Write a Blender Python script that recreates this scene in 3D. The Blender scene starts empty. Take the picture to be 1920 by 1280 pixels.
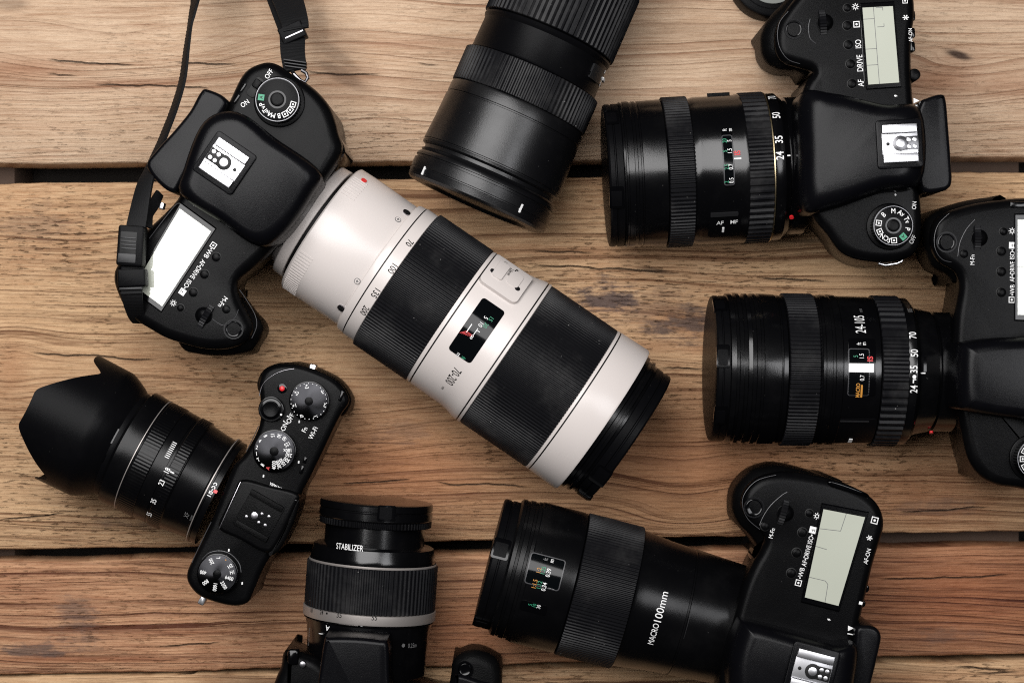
import bpy, math, random
from mathutils import Vector, Matrix, noise as mnoise
random.seed(7)
PI = math.pi
R = math.radians
S = 0.001                       # the numbers below are millimetres
CAM_H = 950.0                   # camera height over the planks
FPX = 3530.0                    # focal length in pixels of the 1920 px wide photograph
scene = bpy.context.scene
COL = scene.collection

# ------------------------------------------------------------------ materials
class X:
    """a float socket with arithmetic, for writing node graphs as formulas"""
    def __init__(s, nt, sock): s.nt, s.k = nt, sock
    def op(s, o, *a):
        n = s.nt.nodes.new('ShaderNodeMath'); n.operation = o
        for i, v in enumerate((s,) + a):
            if isinstance(v, X): s.nt.links.new(v.k, n.inputs[i])
            else: n.inputs[i].default_value = v
        return X(s.nt, n.outputs[0])
    def __add__(s, b): return s.op('ADD', b)
    __radd__ = __add__
    def __sub__(s, b): return s.op('SUBTRACT', b)
    def __rsub__(s, b): return (s * -1.0) + b
    def __mul__(s, b): return s.op('MULTIPLY', b)
    __rmul__ = __mul__
    def __truediv__(s, b): return s.op('DIVIDE', b)
    def pow(s, b): return s.op('POWER', b)
    def max(s, b): return s.op('MAXIMUM', b)
    def min(s, b): return s.op('MINIMUM', b)
    def exp(s): return s.op('EXPONENT')
    def abs(s): return s.op('ABSOLUTE')
    def fract(s): return s.op('FRACT')
    def step(s, lo, hi):
        n = s.nt.nodes.new('ShaderNodeMapRange'); n.interpolation_type = 'SMOOTHSTEP'
        s.nt.links.new(s.k, n.inputs[0]); n.inputs[1].default_value = lo; n.inputs[2].default_value = hi
        return X(s.nt, n.outputs[0])
def vec(nt, x, y, z=0.0):
    n = nt.nodes.new('ShaderNodeCombineXYZ')
    for i, v in enumerate((x, y, z)):
        if isinstance(v, X): nt.links.new(v.k, n.inputs[i])
        else: n.inputs[i].default_value = v
    return n.outputs[0]
def noise(nt, v, scale=1.0, detail=2.0, rough=0.5, dist=0.0):
    n = nt.nodes.new('ShaderNodeTexNoise')
    nt.links.new(v, n.inputs['Vector']); n.inputs['Scale'].default_value = scale
    n.inputs['Detail'].default_value = detail; n.inputs['Roughness'].default_value = rough
    n.inputs['Distortion'].default_value = dist
    return X(nt, n.outputs[0])
def mixc(nt, f, a, b, mode='MIX'):
    n = nt.nodes.new('ShaderNodeMix'); n.data_type = 'RGBA'; n.blend_type = mode
    if isinstance(f, X): nt.links.new(f.k, n.inputs[0])
    else: n.inputs[0].default_value = f
    for i, c in ((6, a), (7, b)):
        if isinstance(c, tuple): n.inputs[i].default_value = (*c, 1)
        else: nt.links.new(c, n.inputs[i])
    return n.outputs[2]
def newmat(name):
    m = bpy.data.materials.new(name); m.use_nodes = True
    nt = m.node_tree; b = nt.nodes['Principled BSDF']
    return m, nt, b
def bump(nt, b, h, strength, dist):
    n = nt.nodes.new('ShaderNodeBump'); n.inputs['Strength'].default_value = strength
    n.inputs['Distance'].default_value = dist
    nt.links.new(h.k, n.inputs['Height']); nt.links.new(n.outputs[0], b.inputs['Normal'])
def simple(name, col, rough=0.4, metal=0.0, spec=.5, grain=0.0, gscale=2600, dust=0.0, rvar=0.0, coat=0.0, ior=1.5, gdist=0.00012, bright=0.12):
    m, nt, b = newmat(name)
    b.inputs['Base Color'].default_value = (*col, 1); b.inputs['Roughness'].default_value = rough
    b.inputs['Metallic'].default_value = metal; b.inputs['IOR'].default_value = ior
    b.inputs['Specular IOR Level'].default_value = spec
    if coat:
        b.inputs['Coat Weight'].default_value = coat; b.inputs['Coat Roughness'].default_value = 0.02
    tc = nt.nodes.new('ShaderNodeTexCoord').outputs['Object']
    if grain:
        bump(nt, b, noise(nt, tc, gscale, 2, 0.6), grain, gdist)
    if rvar:
        r = noise(nt, tc, 60, 4, 0.6) * rvar + (rough - rvar * 0.5)
        nt.links.new(r.k, b.inputs['Roughness'])
    if dust:
        v = nt.nodes.new('ShaderNodeTexVoronoi'); v.inputs['Scale'].default_value = 420
        nt.links.new(tc, v.inputs['Vector'])
        d = X(nt, v.outputs['Distance'])
        sel = noise(nt, tc, 160, 3, 0.7).step(0.58, 0.68)
        sp = (1.0 - d.step(0.05, 0.16)) * sel
        lint = noise(nt, tc, 900, 4, 0.75).step(0.66, 0.78) * 0.35
        film = noise(nt, tc, 45, 5, 0.65).step(0.45, 0.8) * 0.08
        f = (sp + lint * sel + film).min(1.0) * dust
        nt.links.new(mixc(nt, f, col, (bright*1.6, bright*1.55, bright*1.5)), b.inputs['Base Color'])
    return m
MT = dict(
    plastic=simple('black body plastic', (0.0018, 0.0018, 0.0021), 0.30, spec=.07, grain=0.35, rvar=0.12, dust=0.35, bright=.04),
    prism=simple('satin black body plastic', (0.0022, 0.0022, 0.003), 0.27, spec=.12, grain=0.3, rvar=0.1, dust=0.3, bright=.04),
    rubber=simple('black grip rubber', (0.002, 0.002, 0.0022), 0.42, spec=.06, grain=0.9, gscale=1500, dust=0.3, gdist=.0002, bright=.04),
    ring=simple('ribbed black ring rubber', (0.0045, 0.0045, 0.0055), 0.40, spec=.14, dust=1.0, grain=.2, bright=.15),
    barrel=simple('lens barrel black enamel', (0.0018, 0.0018, 0.0022), 0.18, spec=.38, grain=0.3, gscale=1900, rvar=0.12, dust=.35, gdist=.00005, bright=.05),
    satinblack=simple('satin lens barrel enamel', (0.003, 0.003, 0.0036), 0.33, spec=.42, grain=0.55, gscale=1700, rvar=0.14, dust=.6, gdist=.00008, bright=.08),
    barrel2=simple('dull lens barrel enamel', (0.002, 0.002, 0.0024), 0.24, spec=.17, grain=0.4, gscale=1900, rvar=0.14, dust=.35, gdist=.00006, bright=.05),
    matte=simple('matte black hood plastic', (0.0022, 0.0022, 0.0027), 0.36, spec=.055, grain=0.3, dust=.25, bright=.04),
    gloss=simple('glossy black plastic', (0.0014, 0.0014, 0.0018), 0.12, spec=.3, rvar=0.08),
    window=simple('dark scale window', (0.002, 0.0025, 0.003), 0.07, spec=.22),
    seam=simple('pale panel edge', (0.045, 0.045, 0.048), 0.3, spec=.5),  # pale grey: window frames, and the edge highlight painted onto panel seams
    cream=simple('off white lens enamel', (0.60, 0.548, 0.52), 0.30, grain=0.06, rvar=0.1, dust=0.12, gscale=900, bright=.15),
    metal=simple('bright shoe steel', (0.62, 0.62, 0.64), 0.34, 1.0, rvar=.1),
    steel=simple('dark steel', (0.35, 0.34, 0.36), 0.3, 1.0),
    dialsteel=simple('dark dial edge', (0.12, 0.12, 0.125), 0.3, 1.0),
    capring=simple('grey cap ring', (0.16, 0.17, 0.155), 0.45),
    satin=simple('satin silver ring', (0.36, 0.33, 0.31), 0.45, 0.6, rvar=.1),
    dialmetal=simple('turned black dial', (0.012, 0.012, 0.014), 0.3, 0.6, spec=.3),
    white=simple('white print', (0.8, 0.8, 0.79), 0.5),
    grey=simple('faint grey print', (0.12, 0.12, 0.12), 0.5),
    dark=simple('black print', (0.006, 0.006, 0.006), 0.5, spec=.25),
    red=simple('red paint', (0.62, 0.02, 0.025), 0.35),
    green=simple('green print', (0.03, 0.26, 0.14), 0.5),
    orange=simple('orange print', (0.5, 0.22, 0.03), 0.5),
    gold=simple('gold ring', (0.75, 0.6, 0.36), 0.3, 1.0),
    strap=simple('black webbing', (0.004, 0.004, 0.0045), 0.65, spec=.2, grain=0.8, gscale=1800, dust=.2, gdist=.0002, bright=.05),
    ridge=simple('ribbed panel', (0.012, 0.012, 0.013), 0.4, spec=.3),
)
def mat_lcd():
    m, nt, b = newmat('liquid crystal display')
    tc = nt.nodes.new('ShaderNodeTexCoord').outputs['Object']
    n = noise(nt, tc, 35, 2)
    nt.links.new(mixc(nt, n, (0.42, 0.44, 0.36), (0.48, 0.50, 0.42)), b.inputs['Base Color'])
    b.inputs['Roughness'].default_value = 0.5
    b.inputs['Coat Weight'].default_value = 1.0; b.inputs['Coat Roughness'].default_value = 0.0
    b.inputs['Coat IOR'].default_value = 1.85
    return m
MT['lcd'] = mat_lcd()
def turned():
    m, nt, b = newmat('turned black dial')
    b.inputs['Base Color'].default_value = (.035, .035, .038, 1); b.inputs['Metallic'].default_value = 1.0
    b.inputs['Roughness'].default_value = .36; b.inputs['Anisotropic'].default_value = .95
    t = nt.nodes.new('ShaderNodeTangent'); t.direction_type = 'RADIAL'; t.axis = 'Z'
    nt.links.new(t.outputs[0], b.inputs['Tangent'])
    return m
MT['dialmetal'] = turned()

# ------------------------------------------------------------------ mesh builder
def cat_rom(pts, n=6):
    out = []
    L = len(pts)
    for i in range(L):
        p0, p1, p2, p3 = (Vector(pts[(i+k) % L]) for k in (-1, 0, 1, 2))
        for j in range(n):
            t = j / n
            out.append(0.5*((2*p1)+(p2-p0)*t+(2*p0-5*p1+4*p2-p3)*t*t+(3*p1-p0-3*p2+p3)*t**3))
    return out
def area2(p):
    return sum(p[i][0]*p[(i+1) % len(p)][1]-p[(i+1) % len(p)][0]*p[i][1] for i in range(len(p)))
def inset(p, d):
    """move a counter-clockwise outline inwards in small smoothed steps"""
    p = [Vector((a[0], a[1])) for a in p]; n = len(p)
    st = max(1, int(abs(d)/0.5+.99))
    for _ in range(st):
        q = []
        for i in range(n):
            t = p[(i+1) % n]-p[i-1]
            if t.length < 1e-6: q.append(p[i]); continue
            t.normalize(); q.append(p[i]+Vector((-t.y, t.x))*(d/st))
        p = [q[i]*0.8+(q[i-1]+q[(i+1) % n])*0.1 for i in range(n)]
    return p
class MB:
    def __init__(s): s.v, s.f, s.m, s.mats = [], [], [], []
    def mi(s, mat):
        if mat not in s.mats: s.mats.append(mat)
        return s.mats.index(mat)
    def add(s, vs, fs, mat):
        o = len(s.v); k = s.mi(mat)
        s.v += [tuple(v) for v in vs]
        for f in fs: s.f.append([i+o for i in f]); s.m.append(k)
    def build(s, name, parent=None, sharp=32):
        me = bpy.data.meshes.new(name)
        me.from_pydata([(a*S, b*S, c*S) for a, b, c in s.v], [], s.f)
        for mt in s.mats: me.materials.append(MT[mt] if isinstance(mt, str) else mt)
        me.polygons.foreach_set('material_index', s.m)
        me.shade_smooth(); me.set_sharp_from_angle(angle=R(sharp))
        me.update()
        o = bpy.data.objects.new(name, me); COL.objects.link(o)
        if parent: o.parent = parent
        return o
    # ---- solids
    def loft(s, layers, mat):
        """layers: list of (outline, z or list of z), all outlines with the same count, counter-clockwise"""
        n = len(layers[0][0]); vs = []; fs = []
        for o, z in layers:
            for i, p in enumerate(o): vs.append((p[0], p[1], z[i] if isinstance(z, list) else z))
        for k in range(len(layers)-1):
            for i in range(n):
                j = (i+1) % n
                fs.append([k*n+i, k*n+j, (k+1)*n+j, (k+1)*n+i])
        fs.append(list(range(n))[::-1]); fs.append([(len(layers)-1)*n+i for i in range(n)])
        s.add(vs, fs, mat)
    def slab(s, outline, z0, z1, mat, rad=2.0, sm=6, tilt=None, foot=1.0, wall=0.0, conv=False, und=None, amt=.62):
        """a block over an outline with rounded upper edges; tilt = (gx, gy, x0, y0) slopes the top"""
        p = cat_rom(outline, sm) if sm else [Vector(q) for q in outline]
        if area2(p) < 0: p = p[::-1]
        if conv:
            ce = sum(p, Vector((0, 0)))/len(p); mr = sum((q-ce).length for q in p)/len(p)
            ins = lambda o, d: [ce+(q-ce)*(1-d/mr) for q in o]
        else: ins = inset
        lay = [(ins(p, foot+wall) if foot+wall else p, z0), (inset(p, wall) if wall else p, z0+foot)]
        ns = 5
        lay.append((p, z1-rad))
        for k in range(1, ns+1):
            a = k/ns*PI/2
            lay.append((ins(p, rad*(1-math.cos(a))), z1-rad+rad*math.sin(a)))
        if und:
            n = len(p)
            gs = []
            for i, a in enumerate(p):
                t = p[(i+1) % n]-p[i-1]; nn = Vector((t.y, -t.x)).normalized()
                nw = und.r*nn.x+und.f*nn.y; w = und.o+und.r*a[0]+und.f*a[1]
                gs.append(max(0.0, min(1.0, -nw.dot(w.normalized())*1.6)))
            for _ in range(14): gs = [(gs[i-1]+gs[i]*2+gs[(i+1) % n])/4 for i in range(n)]
            for li in (0, 1):
                o, zz = lay[li]; q = []
                for i, a in enumerate(o):
                    w = und.o+und.r*a[0]+und.f*a[1]; g = gs[i]
                    mv = w*((z1-zz)/(CAM_H-z1))*g*amt
                    q.append(Vector((a[0]+mv.dot(und.r), a[1]+mv.dot(und.f))))
                lay[li] = (q, zz)
        if tilt:
            gx, gy, x0, y0 = tilt; q = []
            for o, z in lay:
                if z > (z0+z1)/2: q.append((o, [z+gx*(a[0]-x0)+gy*max(0.0, a[1]-y0) for a in o]))
                else: q.append((o, z))
            lay = q
        s.loft(lay, mat)
    def cyl(s, c, r, z0, z1, mat, n=40, rad=0.4, ribs=0, depth=0.3, dome=0.0, inner=None):
        prof = [(r, z0), (r, z1-rad), (r-rad*.3, z1-rad*.3), (r-rad, z1)]
        if inner: prof += [(inner, z1), (inner-.25, z1-0.5), (0.01, z1-0.5)]
        elif dome: prof += [(r*.6, z1+dome*.64), (r*.25, z1+dome*.94), (0.01, z1+dome)]
        if ribs: n = ribs*4
        vs = []; fs = []
        for k, (pr, z) in enumerate(prof):
            for i in range(n):
                a = 2*PI*i/n
                d = (depth if (i % 4) in (2, 3) else 0) if (ribs and k < 2) else 0
                vs.append((c[0]+(pr-d)*math.cos(a), c[1]+(pr-d)*math.sin(a), z))
        for k in range(len(prof)-1):
            for i in range(n):
                j = (i+1) % n; fs.append([k*n+i, k*n+j, (k+1)*n+j, (k+1)*n+i])
        fs.append([(len(prof)-1)*n+i for i in range(n)])
        s.add(vs, fs, mat)
    def ring(s, c, r0, r1, z, mat, h=0.3, n=48, a0=0, a1=2*PI):
        vs = []; fs = []; full = abs(a1-a0-2*PI) < 1e-6
        m = n if full else n+1
        for i in range(m):
            a = a0+(a1-a0)*i/n; ca, sa = math.cos(a), math.sin(a)
            vs += [(c[0]+r0*ca, c[1]+r0*sa, z-h), (c[0]+r0*ca, c[1]+r0*sa, z), (c[0]+r1*ca, c[1]+r1*sa, z), (c[0]+r1*ca, c[1]+r1*sa, z-h)]
        for i in range(n):
            j = (i+1) % m
            for k in range(4):
                l = (k+1) % 4
                fs.append([i*4+k, i*4+l, j*4+l, j*4+k])
        s.add(vs, fs, mat)
    def box(s, c, sx, sy, z0, z1, mat, rot=0.0, rad=0.3, corner=0.0):
        hx, hy = sx/2, sy/2
        if corner:
            o = []
            for qx, qy, a0 in ((1, -1, -90), (1, 1, 0), (-1, 1, 90), (-1, -1, 180)):
                for k in range(5):
                    a = R(a0+k*22.5); o.append((qx*(hx-corner)+corner*math.cos(a), qy*(hy-corner)+corner*math.sin(a)))
        else: o = [(hx, -hy), (hx, hy), (-hx, hy), (-hx, -hy)]
        ca, sa = math.cos(rot), math.sin(rot)
        def T(p): return [(c[0]+x*ca-y*sa, c[1]+x*sa+y*ca) for x, y in p]
        sc = lambda d: [(x*(hx-d)/hx, y*(hy-d)/hy) for x, y in o]
        s.loft([(T(o), z0), (T(o), z1-rad), (T(sc(rad*.3)), z1-rad*.3), (T(sc(rad)), z1)], mat)
    def poly(s, pts, z, mat):
        p = list(pts)
        if area2(p) < 0: p = p[::-1]
        s.add([(a[0], a[1], z) for a in p], [list(range(len(p)))], mat)
    def tube(s, pts, r, mat, n=10):
        pts = [Vector(p) for p in pts]; vs = []; fs = []
        up = Vector((0, 0, 1))
        for i, p in enumerate(pts):
            t = (pts[min(i+1, len(pts)-1)]-pts[max(i-1, 0)]).normalized()
            u = t.cross(up)
            if u.length < .1: u = t.cross(Vector((1, 0, 0)))
            u.normalize(); w = u.cross(t)
            for k in range(n):
                a = 2*PI*k/n; vs.append(p+u*r*math.cos(a)+w*r*math.sin(a))
        for i in range(len(pts)-1):
            for k in range(n):
                l = (k+1) % n; fs.append([i*n+k, i*n+l, (i+1)*n+l, (i+1)*n+k])
        fs.append(list(range(n))[::-1]); fs.append([(len(pts)-1)*n+k for k in range(n)])
        s.add(vs, fs, mat)
    # ---- writing on a flat top
    def text(s, t, c, size, z, mat='white', rot=0.0, bold=0.0, sx=1.0):
        vs, fs = glyphs(t, size, bold, sx)
        ca, sa = math.cos(rot), math.sin(rot)
        s.add([(c[0]+x*ca-y*sa, c[1]+x*sa+y*ca, z) for x, y in vs], fs, mat)
    # ---- lens shapes around the axis (y forward, height hz)
    def rev(s, prof, hz, mat, n=120, ribs=0, depth=0.6, duty=2, cross=None, caps=True):
        if ribs: n = ribs*4
        vs = []; fs = []
        for k, (y, r) in enumerate(prof):
            for i in range(n):
                a = 2*PI*i/n
                d = depth if ribs and (i % 4) >= duty else 0
                if cross and ribs and (k // cross) % 2: d = depth if ((i+2) % 4) >= duty else 0
                vs.append(((r-d)*math.sin(a), y, hz+(r-d)*math.cos(a)))
        for k in range(len(prof)-1):
            for i in range(n):
                j = (i+1) % n; fs.append([k*n+i, (k+1)*n+i, (k+1)*n+j, k*n+j])
        if caps:
            fs.append(list(range(n))); fs.append([(len(prof)-1)*n+i for i in range(n)][::-1])
        s.add(vs, fs, mat)
    def patch(s, y0, y1, p0, p1, r0, r1, hz, mat, corner=1.0, n=20, slope=0.0):
        """a raised plate that follows the barrel: y range, angle range (radians from the top towards +x)"""
        w = (p1-p0)*r1; top = []; vs = []; fs = []
        us = [0, .3, .7, 1] ; ts = []
        if corner:
            for k in range(5): ts.append(corner*(1-math.cos(k/4*PI/2))/w)
            ts += [corner/w+(1-2*corner/w)*k/n for k in range(1, n)]
            ts += [1-t for t in ts[:5][::-1]]
        else: ts = [k/n for k in range(n+1)]
        for t in ts:
            dd = min(t, 1-t)*w
            ins = corner-math.sqrt(max(0, corner**2-(corner-dd)**2)) if corner and dd < corner else 0
            a = p0+(p1-p0)*t
            for y in (y0+ins, y1-ins):
                rr = r1+slope*(y-y0)
                vs += [(r0*math.sin(a), y, hz+r0*math.cos(a)), (rr*math.sin(a), y, hz+rr*math.cos(a))]
        m = len(ts)
        for i in range(m-1):
            a, b = i*4, (i+1)*4
            fs += [[a+1, b+1, b+3, a+3][::-1], [a, b, b+1, a+1][::-1], [a+2, a+3, b+3, b+2][::-1]]
        fs += [[0, 1, 3, 2][::-1], [(m-1)*4+k for k in (0, 2, 3, 1)][::-1]]
        s.add(vs, fs, mat)
    def wrap(s, t, y, phi, r, hz, size, mat='white', bold=0.0, sx=1.0, rot=0.0):
        vs, fs = glyphs(t, size, bold, sx)
        ca, sa = math.cos(rot), math.sin(rot); o = []
        for x, h in vs:
            x, h = x*ca-h*sa, x*sa+h*ca
            a = phi+x/r; o.append((r*math.sin(a), y+h, hz+r*math.cos(a)))
        s.add(o, fs, mat)
GL = {}
def fit(t, size, length, bold=.0):
    """sideways scale that makes a word this long"""
    v, _ = glyphs(t, size, bold, 1.0); xs = [p[0] for p in v]
    return length/(max(xs)-min(xs))
def glyphs(t, size, bold=0.0, sx=1.0):
    """flat outlines of a word, centred, letter height = size"""
    key = (t, bold)
    if key not in GL:
        c = bpy.data.curves.new('word', 'FONT'); c.body = t; c.size = 1.0; c.offset = bold
        c.align_x = 'CENTER'; c.resolution_u = 3
        o = bpy.data.objects.new('word', c); COL.objects.link(o)
        dg = bpy.context.evaluated_depsgraph_get()
        me = bpy.data.meshes.new_from_object(o.evaluated_get(dg))
        v = [(p.co.x, p.co.y) for p in me.vertices]; f = [list(p.vertices) for p in me.polygons]
        bpy.data.objects.remove(o); bpy.data.curves.remove(c); bpy.data.meshes.remove(me)
        f = [q if sum(v[q[i]][0]*v[q[(i+1) % len(q)]][1]-v[q[(i+1) % len(q)]][0]*v[q[i]][1] for i in range(len(q))) > 0 else q[::-1] for q in f]
        GL[key] = (v, f)
    v, f = GL[key]
    k = size/0.70
    return [(x*k*sx, (y-.35)*k) for x, y in v], f

# ------------------------------------------------------------------ photograph pixel -> place on the table
def W(px, py, h=0.0):
    k = (CAM_H-h)/FPX
    return Vector(((px-960)*k, (640-py)*k))
class Frame:
    def __init__(s, rear, front, hz, crest=0):
        s.crest = crest; s.px = [Vector(rear)]; s.dv = (Vector(front)-Vector(rear)).normalized()
        a, b = W(*rear, hz), W(*front, hz)
        s.o = a; s.f = (b-a).normalized(); s.r = Vector((s.f.y, -s.f.x)); s.hz = hz
        s.k = FPX/(CAM_H-hz)
        s.ang = math.atan2(s.f.y, s.f.x)-PI/2
    def L(s, px, py, h):
        d = W(px, py, h)-s.o
        return Vector((d.dot(s.r), d.dot(s.f)))
    def O(s, pts, h): return [s.L(x, y, h) for x, y in pts]
    def cyl(s, px, py, r):
        """where the sight line through a pixel meets the barrel: (distance along the axis, angle from the top)"""
        c = -s.o; c = Vector((c.dot(s.r), c.dot(s.f), CAM_H))
        q = s.L(px, py, 0); d = Vector((q.x, q.y, 0))-c
        oz = c.z-s.hz
        A = d.x**2+d.z**2; B = 2*(c.x*d.x+oz*d.z); Cc = c.x**2+oz**2-r*r
        D = B*B-4*A*Cc
        t = (-B-math.sqrt(max(D, 0)))/(2*A)
        x, y, z = c.x+t*d.x, c.y+t*d.y, oz+t*d.z
        return y, math.atan2(x, z)
    def root(s, name, label, cat, group=None):
        o = bpy.data.objects.new(name, None); COL.objects.link(o)
        o.location = (s.o.x*S, s.o.y*S, 0); o.rotation_euler = (0, 0, s.ang)
        o.empty_display_size = .02
        o['label'] = label; o['category'] = cat
        if group: o['group'] = group
        return o

# ------------------------------------------------------------------ small camera parts
def button(F, root, px, py, r, z, name='button', mat='plastic', h=84.0, mark=False):
    b = MB(); c = F.L(px, py, z)
    b.cyl(c, r+.55, h-2, z-0.55, 'dark', 28, .3)
    b.cyl(c, r, h-2, z+.25, mat, 28, .35, dome=.25)
    if mark: b.cyl(c, .35, z, z+.56, mat, 10, .1)
    return b.build(name, root)
def thumb_dial(F, root, p0, p1, w, z):
    a, b = F.L(*p0, z), F.L(*p1, z); c = (a+b)/2; L = (b-a).length; d = (b-a)/L
    m = MB(); n = 34; rad = L/2*1.04; vs = []; fs = []
    nrm = Vector((-d.y, d.x))
    for k, t in enumerate((-w/2, -w/2+.25, w/2-.25, w/2)):
        for i in range(n*2):
            an = 2*PI*i/(n*2); rr = rad-(.5 if i % 2 else 0)-(.35 if k in (0, 3) else 0)
            u = rr*math.cos(an); h = rr*math.sin(an)
            p = c+d*u+nrm*t; vs.append((p.x, p.y, z-rad+1.2+h))
    nn = n*2
    for k in range(3):
        for i in range(nn):
            j = (i+1) % nn; fs.append([k*nn+i, k*nn+j, (k+1)*nn+j, (k+1)*nn+i])
    fs.append(list(range(nn))[::-1]); fs.append([3*nn+i for i in range(nn)])
    m.add(vs, fs, 'ring')
    m.cyl((c.x, c.y-w*.35), L*.27, z-4, z-1.6, 'plastic', 30, .3, dome=2.2)
    return m.build('main_dial', root, 20)
def icon_square(b, c, s, z, mat='white', rot=0.0, fill=False):
    t = s*.13
    ca, sa = math.cos(rot), math.sin(rot)
    def T(x, y): return (c[0]+x*ca-y*sa, c[1]+x*sa+y*ca)
    if fill:
        b.poly([T(-s/2, -s/2), T(s/2, -s/2), T(s/2, s/2), T(-s/2, s/2)], z, mat); return
    h = s/2
    for x0, y0, x1, y1 in ((-h, -h, h, -h+t), (-h, h-t, h, h), (-h, -h+t, -h+t, h-t), (h-t, -h+t, h, h-t)):
        b.poly([T(x0, y0), T(x1, y0), T(x1, y1), T(x0, y1)], z, mat)
    q = [T(s*.18*math.cos(i*PI/5), s*.18*math.sin(i*PI/5)) for i in range(10)]; b.poly(q, z, mat)
def icon_lamp(b, c, s, z):
    b.ring(c, s*.2, s*.32, z, 'white', .02, 14)
    for i in range(8):
        a = i*PI/4; u = Vector((math.cos(a), math.sin(a))); v = Vector((-u.y, u.x)); c2 = Vector(c)
        b.poly([c2+u*s*.38-v*s*.05, c2+u*s*.55-v*s*.05, c2+u*s*.55+v*s*.05, c2+u*s*.38+v*s*.05], z, 'white')
def icon_flash(b, c, s, z):
    P = [(-.1, .5), (.3, .5), (.08, .12), (.34, .12), (-.18, -.5), (-.02, -.06), (-.3, -.06)]
    b.poly([(c[0]+x*s, c[1]+y*s) for x, y in P], z, 'white')
def hot_shoe(F, root, px, py, z, style, w=16.5, l=16.8):
    c = F.L(px, py, z); b = MB()
    b.box(c, w+5, l+4.6, z-6, z-1.0, 'prism', 0, .5, 1.6)
    sh = b.build('hot_shoe', root)
    m = MB()
    m.box(c, w, l, z-2, z-.4, 'metal', 0, .1)
    for sx in (-1, 1):      # the two rails
        m.box((c.x+sx*(w/2-1.9), c.y+.2), 3.8, l-.4, z-.4, z+1.5, 'metal', 0, .25)
        m.box((c.x+sx*(w/2-3.9), c.y+.2), .3, l-1, z-.4, z-.15, 'dark', 0, .05)
    m.cyl((c.x, c.y+l*.34), .85, z-1, z-.3, 'dark', 16, .05)
    m.build('shoe_plate', sh)
    k = MB()
    ringmat = 'dark' if style != 'grey' else 'dialsteel'  # grey style: black contact backing coloured lighter, as if lit
    k.cyl((c.x, c.y-.2), 3.5, z-.5, z-.25, ringmat, 36, .05)
    k.box((c.x, c.y-4.8), 6.2, 7.0, z-.5, z-.26, ringmat, 0, .05)
    k.cyl((c.x, c.y-.2), 2.0, z-.3, z+.1, 'metal', 28, .15)
    for dx in (-1.55, 1.55):
        for dy in (-4.0, -6.6): k.cyl((c.x+dx, c.y+dy), 1.0, z-.3, z+.0, 'metal', 20, .12)
    k.build('contacts', sh)
    return sh
def mode_dial(F, root, px, py, rpx, z, marks, zbase, rot0=None):
    k = FPX/(CAM_H-z); c = F.L(px, py, z); r = rpx/k; b = MB()
    b.cyl(c, r+1.6, zbase-2, zbase+1.0, 'plastic', 60, .7)
    b.cyl(c, r, zbase, z-.2, 'gloss', 0, .5, ribs=44, depth=.28)
    b.ring(c, r-.5, r-.25, z-.02, 'dialsteel', .3, 64)
    b.cyl(c, r-.8, z-.4, z-.02, 'plastic', 60, .1)
    d = b.build('mode_dial', root)
    q = MB(); q.ring(c, r*.32, r*.40, z+.35, 'gloss', .6, 40)
    q.cyl(c, r*.30, z-.3, z+.7, 'plastic', 36, .35, dome=.1); q.build('lock_button', d)
    t = MB()
    for word, ai, mat in marks:           # ai: angle in the photograph, clockwise from the right
        aw = -R(ai); u = Vector((math.cos(aw), math.sin(aw)))
        ul = Vector((u.dot(F.r), u.dot(F.f)))
        p = c+ul*(r*.73); ro = math.atan2(ul.y, ul.x)-PI/2
        if word[0] == '[':
            icon_square(t, p, 2.6, z+.06, mat, ro) if word == '[]' else icon_square(t, p, 2.8, z+.06, mat, ro, True)
            if word != '[]': t.text(word[1:], p, 1.5, z+.10, 'dark', ro, .02)
        else: t.text(word, p, 2.3, z+.06, mat, ro, .008, .85)
    t.build('dial_lettering', d)
    return d
def display(F, root, corners, z, segs):
    q = [F.L(x, y, z) for x, y in corners]
    c = sum(q, Vector((0, 0)))/4
    b = MB(); big = [c+(p-c)*1.13 for p in q]
    if area2(big) < 0: big = big[::-1]; q = q[::-1]
    b.loft([(big, z-4), (big, z-.5), ([c+(p-c)*1.10 for p in q], z-.05)], 'gloss')
    o = b.build('display', root)
    s = MB(); s.poly(q, z+.06, 'lcd')
    d = [F.L(x, y, z) for x, y in corners]
    def uv(u, v): return (d[0]*(1-u)+d[1]*u)*(1-v)+(d[3]*(1-u)+d[2]*u)*v
    for u0, v0, u1, v1 in segs:
        a, e = uv(u0, v0), uv(u1, v1); t = (e-a).normalized(); n = Vector((-t.y, t.x))*.13
        s.poly([a-n, e-n, e+n, a+n], z+.10, 'grey')
    s.build('screen', o)
    return o
def shutter(F, root, px, py, z, r=3.4):
    c = F.L(px, py, z); b = MB(); r += .45
    b.ring(c, r+.1, r+.8, z+.2, 'prism', 1.5, 44)
    b.cyl(c, r, z-3, z-.2, 'gloss', 40, .5, dome=-.5)
    return b.build('shutter_button', root)
def eyecup(F, root, pts, h, z0, z1):
    b = MB(); b.slab(F.O(pts, h), z0, z1, 'prism', 2.0, 6, foot=1.0)
    return b.build('eyecup', root)

def seam(F, root, pts, z, mat='seam', r=.16, h=None):
    b = MB(); P = [Vector((*F.L(x, y, z), z)) for x, y in pts]; out = []
    for i in range(len(P)-1):
        a, p, q, e = P[max(i-1, 0)], P[i], P[i+1], P[min(i+2, len(P)-1)]
        for k in range(6):
            t = k/6; out.append(.5*((2*p)+(q-a)*t+(2*a-5*p+4*q-e)*t*t+(3*p-a-3*q+e)*t**3))
    out.append(P[-1]); b.tube(out, r, mat, 8)
    return b.build('trim_line', root)
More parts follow.
